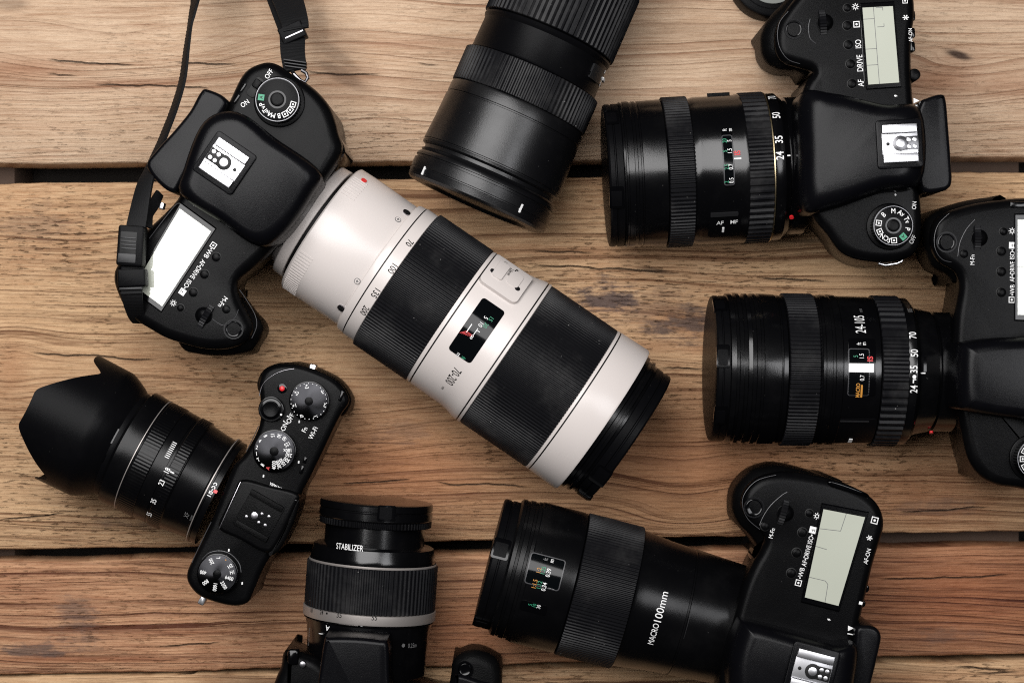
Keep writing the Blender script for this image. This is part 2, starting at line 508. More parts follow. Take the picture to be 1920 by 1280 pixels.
# ------------------------------------------------------------------ lenses
def along(F, s_):
    """a distance read off the crest of the barrel -> distance along its axis"""
    if not F.crest: return s_
    a = F.px[0]+F.dv*s_; c = Vector((960, 640)); m = (CAM_H-F.hz)/(CAM_H-F.hz-F.crest)
    return (c+(a-c)/m-F.px[0]).dot(F.dv)
def prof(F, pts): return [(along(F, s_)/F.k, r_/F.k) for s_, r_ in pts]
def lip(F, s0, s1, r, e=1.8): return prof(F, [(s0, r-e*2.2), (s0+.6, r-e*.5), (s0+e, r), (s0+(s1-s0)*.33, r), (s0+(s1-s0)*.66, r), (s1-e, r), (s1-.6, r-e*.5), (s1, r-e*2.2)])
def ring_part(F, parent, name, s0, s1, r, ribs, depth=0.7, duty=2, mat='ring', cross=None, wide=0):
    b = MB(); p = lip(F, s0, s1, r)
    if wide:
        p = prof(F, [(s0, r-4), (s0+1, r)] + [(s0+1+(s1-s0-2)*i/wide, r) for i in range(1, wide)] + [(s1-1, r), (s1, r-4)])
    b.rev(p, F.hz, mat, ribs=ribs, depth=depth, duty=duty, cross=cross)
    return b.build(name, parent, 25)
def cap_part(F, parent, s0, s1, r, clips=(), mat='matte', name='lens_cap'):
    b = MB()
    b.rev(prof(F, [(s0, r-8), (s0, r-1.5), (s0+2, r), (s0+(s1-s0)*.45, r), (s0+(s1-s0)*.5, r-2), (s0+(s1-s0)*.56, r-2), (s0+(s1-s0)*.6, r), (s1-4, r), (s1-1, r-2), (s1, r-6), (s1+.5, r*.8)]), F.hz, mat, 120)
    o = b.build(name, parent)
    for ph in clips:
        c = MB(); k = F.k
        c.patch(along(F, s0+4)/k, along(F, s1+1.5)/k, R(ph-9), R(ph+9), (r-6)/k, (r+2.2)/k, F.hz, 'gloss', 1.0, 10)
        c.patch(along(F, s0+8)/k, along(F, s1-2)/k, R(ph-7), R(ph+5), (r-2)/k, (r+3.2)/k, F.hz, 'matte', .6, 10)
        c.build('cap_clip', o)
    return o
def wtext(b, F, t, px, py, rpx, hpx, mat='white', bold=.01, sx=.9, off=.1, rot=0.0, len=None):
    r = rpx/F.k
    if len: sx = fit(t, hpx/F.k, len/F.k, bold)
    s_, ph = F.cyl(px, py, r)
    b.wrap(t, s_, ph, r+off, F.hz, hpx/F.k, mat, bold, sx, rot)
def wpatch(b, F, px0, py0, px1, py1, rpx, up, mat, corner=1.0):
    """plate between two pixel corners"""
    r = rpx/F.k; a = F.cyl(px0, py0, r); c = F.cyl(px1, py1, r)
    y0, y1 = sorted((a[0], c[0])); p0, p1 = sorted((a[1], c[1]))
    if mat == 'window': b.patch(y0-.5, y1+.5, p0-.5/r, p1+.5/r, r-1.0, r+up-.12, F.hz, 'seam', min(corner+.4, (y1-y0)*.45, (p1-p0)*r*.45))
    b.patch(y0, y1, p0, p1, r-1.0, r+up, F.hz, mat, min(corner, (y1-y0)*.45, (p1-p0)*r*.45))
DS = 'black single lens reflex cameras'

# ================================================================== camera with the big off white lens
F = Frame((578, 410), (1130, 787), 45)
root = F.root('reflex_camera', 'black reflex camera with strap lug and long off-white telephoto zoom lens', 'camera', DS)
b = MB()
bodyA = [(431, 189), (450, 149), (466, 130), (487, 120), (505, 117), (524, 123), (545, 138), (572, 154), (598, 175), (617, 199), (628, 226), (634, 250), (640, 285), (606, 345), (550, 425), (490, 490), (447, 528), (450, 560), (464, 588), (474, 612), (467, 634), (447, 648), (415, 655), (380, 653), (341, 643), (309, 632), (281, 616), (255, 600), (235, 578), (219, 544), (214, 519), (222, 495), (262, 445), (325, 384), (345, 350), (360, 310), (400, 240), (425, 200)]
b.slab(F.O(bodyA, 80), 0, 84, 'plastic', 5, 4, foot=2, und=F)
# raised strip round the release end and lettering
z = 84.1
def body_text(b, F, items, z):
    for t, px, py, h, kw in items:
        c = F.L(px, py, z); k = FPX/(CAM_H-z)
        b.text(t, c, h/k, z, kw.get('mat', 'white'), kw.get('rot', 0), kw.get('bold', .002), fit(t, h/k, kw['len']/k, kw.get('bold', .002)) if 'len' in kw else kw.get('sx', .85))
body_text(b, F, [('\u2022WB', 391, 474, 9, {'len': 21}), ('AF\u2022DRIVE', 371, 505, 9, {'len': 41}), ('ISO\u2022', 351, 533, 9, {'len': 19}), ('M-Fn', 418, 566, 9, {}), ('ON', 459, 194, 9, {'rot': R(160)}), ('OFF', 504, 139, 9, {'rot': R(180)}), ], z)
icon_square(b, F.L(400, 460, z), 2.7, z); icon_square(b, F.L(342, 547, z), 2.9, z, 'white', 0, True); b.text('\u00b1', F.L(342, 547, z), 1.9, z+.05, 'dark')
icon_lamp(b, F.L(325, 568, z), 2.8, z)
icon_flash(b, F.L(364, 384, z), 1.8, z)
b.build('body', root)
b = MB(); b.slab(F.O([(434, 538), (450, 556), (472, 584), (489, 603), (493, 622), (481, 644), (466, 659), (437, 666), (406, 667), (375, 664), (341, 653), (330, 610), (380, 560)], 70), 0, 75, 'rubber', 7, 6, foot=3, und=F)
b.build('grip', root)
b = MB(); b.slab(F.O([(640, 262), (649, 285), (640, 297), (622, 300), (615, 270), (625, 258)], 60), 20, 66, 'gloss', 2, 5); b.build('release_catch', root)
b = MB(); b.slab(F.O([(388, 232), (450, 214), (520, 262), (600, 322), (585, 372), (535, 440), (486, 462), (420, 420), (346, 368), (350, 320)], 90), 70, 104, 'prism', 6.5, 6, foot=0, conv=True, tilt=(0, -.14, 0, F.L(420, 305, 100).y+6))
b.build('viewfinder_hump', root)
eyecup(F, root, [(278, 312), (296, 284), (330, 246), (359, 210), (378, 176), (392, 170), (428, 192), (402, 240), (350, 330), (330, 362), (300, 345)], 86, 50, 91)
hot_shoe(F, root, 420, 305, 105.5, 'black')
display(F, root, [(252, 536), (337, 391), (396, 434), (304, 574)], 85.2, [])
for x, y, r in ((405, 482, 2.0), (383, 514, 2.0), (362, 548, 2.0), (338, 577, 1.6)): button(F, root, x, y, r, 84.6, mark=(x == 383))
button(F, root, 424, 580, 1.9, 84.4)
thumb_dial(F, root, (400, 567), (369, 620), 3.0, 86)
shutter(F, root, 438, 617, 84.3)
mode_dial(F, root, 520, 187, 42, 92, [('[A', 188, 'green'), ('P', 163, 'white'), ('Tv', 144, 'white'), ('Av', 124, 'white'), ('M', 105, 'white'), ('B', 84, 'white'), ('[]', 62, 'white'), ('[]', 39, 'white'), ('[]', 17, 'white')], 84)
b = MB(); c = F.L(478, 163, 86)
b.box(c, 10, 4.4, 83, 84.6, 'dark', 0, .2, 1.5); b.box((c.x-1.6, c.y), 4.2, 3.4, 84, 87, 'plastic', 0, .5, .8); b.build('power_switch', root)
b = MB()
lug = [Vector((*F.L(x, y, h), h)) for x, y, h in ((548, 134, 76), (552, 140, 79), (562, 150, 80), (571, 155, 79), (577, 147, 78), (575, 138, 77), (566, 132, 76))]
b.tube(lug, .9, 'steel'); b.build('strap_lug', root)
b = MB(); b.box(F.L(303, 386, 80), 3.2, 2.2, 76, 81, 'metal', R(20), .5, .6); b.build('power_lever', root)
# the white lens
b = MB()
b.rev(prof(F, [(-14, 100), (-2, 104), (0, 115), (2, 116.5), (21, 117.5), (22, 116)]), 45, 'cream')
b.rev(prof(F, [(20, 110), (34, 112)]), 45, 'dark')
b.rev(prof(F, [(30, 126), (30, 130), (33, 133), (60, 134), (154, 133), (157, 132), (159, 133), (160, 137.5), (164, 139), (174, 140), (174.2, 138.5), (176.4, 138.5), (176.6, 141.3), (200, 141.3), (201, 140)]), 45, 'cream')
b.rev(prof(F, [(173.5, 138.9), (177, 138.9)]), 45, 'dark', caps=False)
b.rev(prof(F, [(320, 139), (322, 144), (328, 146), (329, 146), (329.2, 144.6), (331.6, 144.6), (331.8, 146), (334, 146.5), (400, 147), (415, 149), (430, 153), (438, 154.5), (440, 154.5), (440.2, 153), (442.6, 153), (442.8, 154.5), (448, 154.5), (450, 150)]), 45, 'cream')
b.rev(prof(F, [(328.5, 145), (332, 145)]), 45, 'dark', caps=False); b.rev(prof(F, [(439.5, 153.4), (443, 153.4)]), 45, 'dark', caps=False)
b.rev(prof(F, [(596, 149), (598, 154), (603, 154.5), (603.2, 153), (605.6, 153), (605.8, 154.5), (664, 156), (668, 154.5), (669, 148)]), 45, 'cream')
b.rev(prof(F, [(602.8, 153.4), (606, 153.4)]), 45, 'dark', caps=False)
for ph0, cnt in ((-58, 9), (24, 20)):     # fine grip lines at the mount
    for i in range(cnt):
        a = R(ph0+i*2.9)*1.0; b.patch(36/F.k, 64/F.k, a, a+R(1.3), 133/F.k, 134.6/F.k, 45, 'cream', 0, 2)
for t, x, y in (('70', 768, 456), ('100', 737, 503), ('135', 705, 549), ('200', 684, 582)): wtext(b, F, t, x, y, 141.4, 12, 'dark', .005, .8, .15)
wtext(b, F, '70-200', 850, 706, 147, 17, 'dark', .0, 1, .15, 0, 40); wtext(b, F, 'mm', 831, 727, 147, 6, 'dark', 0, 1, .15, 0, 9)
wpatch(b, F, 708, 498, 717, 508, 135, .12, 'dark', .1)
y, ph = F.cyl(713, 505, 135/F.k)
LA = b.build('lens', root)
b = MB()
y, ph = F.cyl(682, 339, 134/F.k)
b.patch(y-1.4, y+1.4, ph-R(2.4), ph+R(2.4), 33, 134/F.k+.5, 45, 'red', 1.2, 8); b.build('mount_mark', LA)
for x, y in ((762, 399), (640, 577)):
    s_, ph = F.cyl(x, y, 133/F.k); q = MB(); rr = 133/F.k
    q.patch(s_-1.9, s_+1.9, ph-R(3.2), ph+R(3.2), rr-1, rr+.5, 45, 'steel', 1.8, 10)
    q.patch(s_-.3, s_+.3, ph-R(1.8), ph+R(1.8), rr, rr+.58, 45, 'dark', .1, 3); q.patch(s_-1.1, s_+1.1, ph-R(.5), ph+R(.5), rr, rr+.57, 45, 'dark', .1, 3); q.build('collar_screw', LA)
for x, y in ((746, 412), (670, 527)):
    s_, ph = F.cyl(x, y, 133/F.k); q = MB(); rr = 133.4/F.k
    q.patch(s_-1.5, s_+1.5, ph-R(2.5), ph+R(2.5), rr-1, rr+.12, 45, 'grey', 1.4, 10); q.patch(s_-1.2, s_+1.2, ph-R(2.0), ph+R(2.0), rr-1, rr+.2, 45, 'cream', 1.1, 10)
    q.patch(s_-.2, s_+.2, ph-R(1.2), ph+R(1.2), rr, rr+.26, 45, 'grey', .1, 3); q.patch(s_-.7, s_+.7, ph-R(.35), ph+R(.35), rr, rr+.25, 45, 'grey', .1, 3); q.build('screw', LA)
ring_part(F, LA, 'zoom_ring', 201, 322, 146, 132, .55)
ring_part(F, LA, 'focus_ring', 449, 598, 153.5, 150, .55)
b = MB(); kk = F.k
b.patch(357/kk, 406/kk, R(-25), R(20), 36, 147.6/kk+.1, 45, 'window', 1.6, 26)
rw = 147.6
for t, x, y, mt in (('5', 911, 596, 'white'), ('10', 902, 608, 'white'), ('\u221e', 885, 632, 'white'), ('15', 921, 598, 'green'), ('30', 911, 610, 'green'), ('m', 860, 665, 'white'), ('ft', 869, 671, 'green')):
    wtext(b, F, t, x, y, rw, 8, mt, 0, .85, .2)
wtext(b, F, '|', 881, 613, rw, 13, 'white', .02, .8, .2, R(90)); wtext(b, F, '|', 893, 620, rw, 11, 'white', .01, .8, .2, R(90)); wtext(b, F, 'L', 896, 622, rw, 7, 'white', 0, 1.2, .2)
for i in range(6): wtext(b, F, '/', 869+i*3, 622+i*1.5, rw, 13-i, 'red', .0, .8, .2, R(60))
b.build('distance_window', LA)
b = MB()
b.patch(332/kk, 412/kk, R(-68), R(-33), 35, 147/kk+2.2, 45, 'cream', 2.5, 20)
b.patch(345/kk, 366/kk, R(-60), R(-42), 36, 147/kk+2.9, 45, 'cream', 1.2, 12)
b.patch(374/kk, 398/kk, R(-60), R(-44), 36, 147/kk+2.5, 45, 'cream', 1.8, 12)
for t, x, y in (('1.2m-\u221e', 946, 496), ('2.5m-\u221e', 957, 510)): wtext(b, F, t, x, y, 147+9.4, 7, 'dark', 0, .8, .1)
wtext(b, F, '\u2022-', 969, 508, 156.4, 12, 'dark', .02, 1, .1)
for x, y in ((924, 508), (970, 541)):
    s_, ph = F.cyl(x, y, 147/kk+2.2); b.patch(s_-1.3, s_+1.3, ph-R(2), ph+R(2), 37, 147/kk+2.35, 45, 'steel', 1.2, 8)
b.build('switch_panel', LA)
b = MB(); b.rev(prof(F, [(666, 130), (667, 146), (676, 146), (678, 141), (684, 141), (685, 144), (690, 144), (691, 140), (696, 139)]), 45, 'barrel')
b.build('filter_rim', LA)
cap_part(F, LA, 696, 730, 138, (38, 80))

seam(F, root, [(449, 543), (462, 562), (478, 590), (481, 612), (472, 634)], 80.5)
seam(F, root, [(398, 598), (420, 610), (440, 596), (447, 580)], 84)
seam(F, root, [(280, 447), (326, 388), (338, 382)], 84, 'seam', .2)
for x, y in ((456, 165), (444, 186)):
    q = MB(); q.box(F.L(x, y, 84), 4.5, 1.0, 83, 84.8, 'gloss', 0, .3); q.build('side_button', root)

# ================================================================== top right camera
F = Frame((1488, 311), (1140, 330), 46, 34)
root = F.root('reflex_camera', 'black reflex camera with uncovered greenish display and short zoom lens set at 24', 'camera', DS)
b = MB()
b.slab(F.O([(1513, 152), (1524, 136), (1500, 127), (1470, 118), (1455, 100), (1452, 72), (1458, 46), (1472, 22), (1492, -4), (1530, -40), (1600, -65), (1680, -60), (1708, -20), (1714, 28), (1708, 77), (1709, 160), (1720, 300), (1726, 385), (1726, 440), (1718, 468), (1700, 485), (1660, 492), (1610, 487), (1575, 472), (1550, 440), (1520, 400), (1506, 330), (1500, 250), (1503, 180)], 80), 0, 84, 'plastic', 4.5, 5, foot=2, und=F)
z = 84.1
body_text(b, F, [('ISO', 1609, 83, 11, {'len': 16}), ('DRIVE', 1612, 119, 11, {'len': 31}), ('AF', 1614, 156, 11, {'len': 13}), ('*', 1702, 33, 18, {'bold': .01}), ('ON', 1714, 385, 8, {'rot': R(-8)}), ('OFF', 1711, 449, 8, {'rot': R(-30)}), ('AF-ON', 1707, 66, 7, {'mat': 'white'})], z)
icon_square(b, F.L(1606, 46, z), 2.9, z); icon_lamp(b, F.L(1604, 13, z), 3, z); icon_square(b, F.L(1697, 2, z), 2.4, z)
icon_flash(b, F.L(1680, 180, z), 1.7, z); b.box(F.L(1679, 365, z), 1.0, .8, z-.5, z, 'white', .3, .05)
b.box(F.L(1617, 86, z), 33, .2, z-.5, z, 'grey', 0, .02)
b.poly([F.L(x, y, z) for x, y in ((1713, 184), (1724, 189), (1713, 194))], z, 'white'); b.poly([F.L(x, y, z) for x, y in ((1716, 197), (1727, 197), (1727, 199.5), (1716, 199.5))], z, 'white')
b.build('body', root)
b = MB(); b.slab(F.O([(1520, 136), (1490, 131), (1467, 130), (1450, 125), (1437, 116), (1428, 101), (1426, 83), (1427, 66), (1435, 44), (1450, 24), (1467, 7), (1500, -30), (1560, -60), (1600, -20), (1570, 80)], 70), 0, 76, 'rubber', 8, 6, foot=3, und=F); b.build('grip', root)
b = MB(); b.slab(F.O([(1500, 178), (1560, 176), (1650, 198), (1722, 210), (1724, 342), (1650, 362), (1560, 392), (1504, 392), (1496, 290)], 90), 70, 104, 'prism', 10, 6, foot=0, conv=True, tilt=(0, -.14, 0, F.L(1688, 269, 100).y+6)); b.build('viewfinder_hump', root)
eyecup(F, root, [(1722, 196), (1735, 186), (1761, 179), (1770, 190), (1775, 244), (1780, 310), (1781, 342), (1774, 355), (1760, 360), (1728, 360), (1715, 320), (1712, 240)], 86, 50, 91)
hot_shoe(F, root, 1688, 269, 105.5, 'grey', 17, 16)
display(F, root, [(1617, 15), (1674, 12), (1686, 155), (1628, 159)], 85.2, [(.36, 0, .36, 1), (0, .15, .36, .15), (0, .54, .36, .54), (0, .75, .36, .75), (.44, .01, .66, .01), (.66, .01, .66, .05), (.44, .26, .66, .26), (.66, .26, .66, .22)])
for i, (x, y) in enumerate(((1589, 15), (1589, 48), (1591, 84), (1595, 120), (1598, 157))): button(F, root, x, y, 1.75 if i == 0 else 2.05, 84.6, mark=(i == 2))
thumb_dial(F, root, (1541, 12), (1546, 71), 3.3, 86)
shutter(F, root, 1489, 55, 84.3)
mode_dial(F, root, 1675, 423, 38, 92, [('M', -90, 'white'), ('Av', -58, 'white'), ('Tv', -23, 'white'), ('P', 13, 'white'), ('[A', 48, 'green'), ('[]', 87, 'white'), ('SCN', 122, 'white'), ('[]', 156, 'white'), ('[]', 190, 'white'), ('B', 228, 'white')], 84)
b = MB(); b.cyl(F.L(1712, 142, 76), 2.8, 62, 80, 'plastic', 24, .8); b.build('diopter_knob', root)
b = MB(); b.tube([Vector((*F.L(x, y, h), h)) for x, y, h in ((1642, 480, 70), (1643, 487, 71), (1648, 494, 71), (1660, 497, 71), (1680, 494, 71), (1690, 490, 71), (1694, 484, 71), (1694, 478, 70))], .65, 'metal'); b.build('strap_lug', root)
b = MB()
b.rev(prof(F, [(-30, 128), (-4, 128), (0, 122), (2, 122), (4, 128), (10, 132), (14, 136.4), (15, 137), (32, 137), (33, 136)]), 46, 'barrel')
b.rev(prof(F, [(80, 132), (83, 139), (90, 139), (92, 138), (170, 137.5), (178, 136), (184, 134)]), 46, 'barrel')
b.rev(prof(F, [(232, 132), (236, 137), (262, 136.5), (280, 136), (281, 134), (284, 134), (285, 136), (290, 136), (291, 134.5), (296, 134.5), (297, 136.5), (308, 136.5), (309, 134.5), (312, 134.5), (313, 136), (316, 135)]), 46, 'barrel')
for t, x, y in (('24', 1462, 292), ('35', 1460, 262), ('50', 1455, 217), ('70', 1447, 184)): wtext(b, F, t, x, y, 137, 14, 'white', .008, .8, .25)
wpatch(b, F, 1472, 291, 1482, 293, 132, .2, 'white', .1)
for s0 in (186, 193, 206): b.rev(prof(F, [(s0, 131), (s0+.5, 135.5), (s0+5, 135.5), (s0+5.5, 131)]), 46, 'barrel')
b.rev(prof(F, [(34, 137), (34.4, 139.4), (36.5, 139.4), (37, 137)]), 46, 'gold')
LC = b.build('lens', root)
b = MB(); y, ph = F.cyl(1484, 407, 137/F.k); b.patch(y-1.0, y+1.0, ph-R(1.7), ph+R(1.7), 136/F.k, 137/F.k+.5, 46, 'red', 1, 8); b.build('mount_mark', LC)
ring_part(F, LC, 'zoom_ring', 36, 84, 141, 62, .9, 2)
ring_part(F, LC, 'focus_ring', 184, 233, 140.5, 110, .6, 2)
b = MB(); wpatch(b, F, 1352, 244, 1378, 350, 138, .35, 'gloss', 1); wpatch(b, F, 1354, 256, 1376, 345, 138, .5, 'window', .8)
for t, x, y, mt in (('ft', 1358, 245, 'white'), ('m', 1368, 245, 'white'), ('5', 1367, 265, 'white'), ('20', 1358, 265, 'green'), ('1.5', 1368, 284, 'white'), ('5', 1359, 284, 'green'), ('0.7', 1370, 313, 'white'), ('2.5', 1362, 313, 'green'), ('0.5', 1371, 338, 'white'), ('2', 1362, 341, 'green')): wtext(b, F, t, x, y, 138, 8, mt, 0, .75, .62)
wtext(b, F, 'IS', 1383, 287, 138, 9, 'red', .02, 1, .25); wtext(b, F, 'USM', 1376, 288, 138, 3, 'red', .02, 1, .25)
wpatch(b, F, 1376, 296.5, 1390, 298.5, 138, .2, 'white', .1)
b.build('distance_window', LC)
b = MB(); wpatch(b, F, 1330, 396, 1386, 440, 136.5, .5, 'matte', 1.2); wpatch(b, F, 1332, 398, 1384, 402, 136.5, 1.2, 'ridge', .4)
wtext(b, F, 'AF', 1350, 416, 137, 9, 'white', .01, .9, .7, R(-90)); wtext(b, F, 'MF', 1376, 414, 137, 9, 'white', .01, .9, .7, R(-90)); wpatch(b, F, 1354, 425, 1357, 433, 137, .75, 'white', .1)
b.build('focus_switch', LC)
b = MB(); wpatch(b, F, 1325, 163, 1368, 178, 137, 1.6, 'rubber', 1.5); b.build('stabiliser_switch', LC)
cap_part(F, LC, 316, 346, 133, (48, -22))

seam(F, root, [(1478, 22), (1462, 42), (1458, 68), (1463, 92), (1478, 112), (1500, 120)], 83.2)
seam(F, root, [(1519, 36), (1516, 52), (1519, 72), (1530, 82)], 84, 'seam', .2)
for y in (30, 62, 88):
    q = MB(); q.box(F.L(1711, y, 80), 4.6, 2.4, 74, 80.6, 'gloss', 0, .5, .8); q.build('rear_button', root)

# ================================================================== right edge camera
F = Frame((1772, 697), (1335, 690), 46, 34)
root = F.root('reflex_camera', 'black reflex camera cut off by the right edge, its zoom lens marked 24-105', 'camera', DS)
b = MB()
b.slab(F.O([(1762, 492), (1748, 470), (1745, 440), (1752, 415), (1775, 398), (1810, 386), (1852, 378), (1920, 372), (1990, 380), (2015, 420), (2015, 500), (2005, 600), (2005, 900), (1975, 925), (1906, 914), (1870, 909), (1839, 893), (1815, 860), (1800, 800), (1786, 700), (1788, 600), (1797, 540), (1790, 510)], 80), 0, 84, 'plastic', 4.5, 5, foot=2, und=F)
z = 84.1
body_text(b, F, [('\u2022WB', 1898, 544, 9, {'len': 20}), ('AF\u2022DRIVE', 1898, 509, 9, {'len': 38}), ('ISO\u2022', 1898, 477, 9, {'len': 18}), ('M-Fn', 1823, 487, 8, {})], z)
icon_square(b, F.L(1897, 562, z), 2.8, z); icon_square(b, F.L(1898, 460, z), 3, z, 'white', 0, True); b.text('\u00b1', F.L(1898, 460, z), 2, z+.05, 'dark'); icon_lamp(b, F.L(1898, 433, z), 3, z)
b.build('body', root)
b = MB(); b.slab(F.O([(1732, 425), (1736, 412), (1748, 401), (1771, 388), (1807, 377), (1852, 370), (1880, 372), (1880, 440), (1840, 500), (1795, 530), (1775, 514), (1750, 501), (1738, 480), (1732, 450)], 70), 0, 76, 'rubber', 8, 6, foot=3, und=F); b.build('grip', root)
b = MB(); b.slab(F.O([(1790, 655), (1810, 640), (1900, 632), (2010, 640), (2010, 790), (1900, 785), (1810, 770), (1790, 750)], 92), 70, 105, 'prism', 8, 6, foot=0, conv=True, tilt=(0, -.10, 0, F.L(1900, 700, 100).y+6)); b.build('viewfinder_hump', root)
display(F, root, [(1908, 412), (1985, 412), (1985, 592), (1908, 590)], 85.2, [(.3, 0, .3, 1), (0, .5, .3, .5)])
for i, (x, y) in enumerate(((1882, 434), (1878, 471), (1878, 509), (1878, 548))): button(F, root, x, y, 1.75 if i == 0 else 2.1, 84.6, mark=(i == 1))
button(F, root, 1808, 476, 1.9, 84.4)
thumb_dial(F, root, (1834, 416), (1834, 475), 3.0, 86)
shutter(F, root, 1775, 454, 84.3, 3.6)
mode_dial(F, root, 1946, 860, 39, 92, [('[]', 180+a, 'white') for a in (-30, 0, 30)], 84)
b = MB(); b.rev(prof(F, [(-40, 112), (-2, 112), (0, 106), (3, 106), (5, 113), (30, 118), (42, 122), (44, 129), (50, 135), (52, 137), (66, 137), (68, 136)]), 46, 'barrel')
b.rev(prof(F, [(116, 130), (120, 137), (128, 138), (190, 139), (192, 141), (204, 141), (205, 139), (210, 139), (211, 140.5), (222, 140.5), (223, 138), (228, 138), (229, 140), (234, 137)]), 46, 'barrel')
b.rev(prof(F, [(290, 132), (294, 138), (302, 139), (303, 137), (306, 137), (307, 140), (330, 141), (338, 141), (339, 138.5), (344, 138.5), (345, 141), (352, 141), (353, 138.5), (360, 138.5), (361, 141), (368, 140), (369, 137), (376, 137), (377, 141), (384, 141), (385, 138), (390, 138), (391, 140.5), (400, 140), (402, 136)]), 46, 'barrel')
for t, x, y in (('24', 1713, 729), ('35', 1713, 692), ('50', 1714, 662), ('70', 1711, 629)): wtext(b, F, t, x, y, 137, 13, 'white', .008, .8, .3)
wtext(b, F, '105', 1706, 583, 137, 9, 'grey', .0, .6, .3)
wtext(b, F, '\u2022', 1714, 706, 137, 16, 'white', .03, 1, .3); wtext(b, F, '\u00ac', 1713, 714, 137, 12, 'white', .03, .8, .3)
wpatch(b, F, 1724, 698, 1735, 700.5, 122, .2, 'white', .1); wpatch(b, F, 1724, 668, 1737, 697, 119, .35, 'gloss', .3)
wtext(b, F, '24-105', 1612, 607, 139, 19, 'white', 0, .55, .15); wtext(b, F, 'mm', 1613, 582, 139, 7, 'grey', 0, .7, .15)
LD = b.build('lens', root)
b = MB(); y, ph = F.cyl(1746, 810, 118/F.k); b.patch(y-.9, y+.9, ph-R(1.8), ph+R(1.8), 116/F.k, 119/F.k+.3, 46, 'red', .8, 8); b.build('mount_mark', LD)
ring_part(F, LD, 'zoom_ring', 67, 117, 141, 58, .95, 2)
ring_part(F, LD, 'focus_ring', 233, 291, 142.5, 112, .6, 2)
b = MB(); wpatch(b, F, 1590, 634, 1640, 742, 139, .3, 'gloss', 1.4); wpatch(b, F, 1592, 655, 1627, 740, 139, .42, 'window', .8)
wpatch(b, F, 1591, 681, 1638, 698, 139, .5, 'white', .1)
for t, x, y, mt in (('ft', 1610, 645, 'white'), ('m', 1619, 645, 'white'), ('1.5', 1615, 668, 'white'), ('0.7', 1616, 708, 'white'), ('5', 1604, 668, 'green')): wtext(b, F, t, x, y, 139, 8, mt, 0, .75, .62)
wtext(b, F, 'MACRO', 1608, 731, 139, 7, 'orange', .02, .75, .62); wpatch(b, F, 1614, 721, 1616, 744, 139, .6, 'orange', .1)
wtext(b, F, 'IS', 1631, 673, 139, 10, 'red', .02, 1, .5)
b.build('distance_window', LD)
b = MB(); wpatch(b, F, 1572, 784, 1632, 828, 138, .6, 'matte', 1.2); wpatch(b, F, 1575, 786, 1629, 789, 138, 1.1, 'ridge', .3); wpatch(b, F, 1592, 820, 1596, 826, 138, .9, 'white', .2); b.build('focus_switch', LD)
cap_part(F, LD, 400, 428, 136, (10, 60, -38))

seam(F, root, [(1780, 400), (1760, 420), (1752, 445), (1755, 470), (1770, 488), (1800, 494), (1822, 508), (1826, 530)], 83.3)
seam(F, root, [(1796, 480), (1800, 455), (1812, 430), (1828, 412)], 84, 'seam', .2)
q = MB(); q.box(F.L(1914, 384, 84), 10, 3, 82, 84.8, 'gloss', R(90), .4, .8); q.build('strap_slot', root)

# ================================================================== bottom right camera
F = Frame((1375, 1171), (918, 1053), 46)
root = F.root('reflex_camera', 'black reflex camera with half mirrored display and lens lettered MACRO 100mm', 'camera', DS)
b = MB()
b.slab(F.O([(1425, 1030), (1432, 1003), (1405, 976), (1390, 950), (1392, 925), (1408, 903), (1435, 889), (1480, 884), (1541, 893), (1582, 905), (1619, 922), (1642, 941), (1654, 964), (1656, 984), (1651, 1008), (1635, 1060), (1610, 1169), (1580, 1280), (1545, 1400), (1500, 1440), (1420, 1420), (1370, 1380), (1345, 1330), (1350, 1262), (1385, 1120), (1408, 1060)], 80), 0, 84, 'plastic', 4.5, 5, foot=2, und=F)
z = 84.1
body_text(b, F, [('\u2022WB', 1502, 1074, 9, {'len': 21}), ('AF\u2022DRIVE', 1512, 1041, 9, {'len': 41}), ('ISO\u2022', 1520, 1010, 9, {'len': 18}), ('M-Fn', 1447, 999, 8, {}), ('*', 1634, 1009, 18, {'bold': .01}), ('AF-ON', 1626, 1042, 8, {})], z)
icon_square(b, F.L(1497, 1092, z), 2.9, z); icon_square(b, F.L(1524, 993, z), 3.1, z, 'white', 0, True); b.text('\u00b1', F.L(1524, 993, z), 2, z+.05, 'dark'); icon_lamp(b, F.L(1532, 967, z), 3, z)
icon_square(b, F.L(1640, 975, z), 3.2, z); icon_flash(b, F.L(1555, 1161, z), 1.7, z)
b.poly([F.L(x, y, z) for x, y in ((1590, 1172), (1601, 1177), (1590, 1182))], z, 'white'); b.poly([F.L(x, y, z) for x, y in ((1589, 1186), (1600, 1188), (1600, 1190), (1589, 1188))], z, 'white')
b.box(F.L(1614, 1130, z), 1.4, 1.6, z-.3, z, 'white', 0, .05)
b.build('body', root)
b = MB(); b.slab(F.O([(1420, 1042), (1420, 1024), (1404, 1001), (1387, 984), (1375, 961), (1372, 941), (1377, 917), (1394, 894), (1417, 879), (1451, 874), (1491, 879), (1541, 892), (1582, 905), (1575, 960), (1500, 1020)], 70), 0, 76, 'rubber', 8, 6, foot=3, und=F); b.build('grip', root)
b = MB(); b.slab(F.O([(1560, 900), (1619, 921), (1626, 930), (1560, 912)], 86), 70, 85.4, 'gloss', .8, 3, foot=0); b.build('strap_slot', root)
b = MB(); b.cyl(F.L(1425, 1043, 60), 3.8, 45, 66, 'gloss', 32, 1.0); b.build('preview_button', root)
b = MB(); b.slab(F.O([(1382, 1170), (1400, 1162), (1480, 1182), (1560, 1204), (1605, 1218), (1560, 1400), (1480, 1380), (1380, 1330), (1362, 1250)], 92), 70, 105, 'prism', 9, 6, foot=0, conv=True, tilt=(0, -.14, 0, F.L(1523, 1258, 100).y+6)); b.build('viewfinder_hump', root)
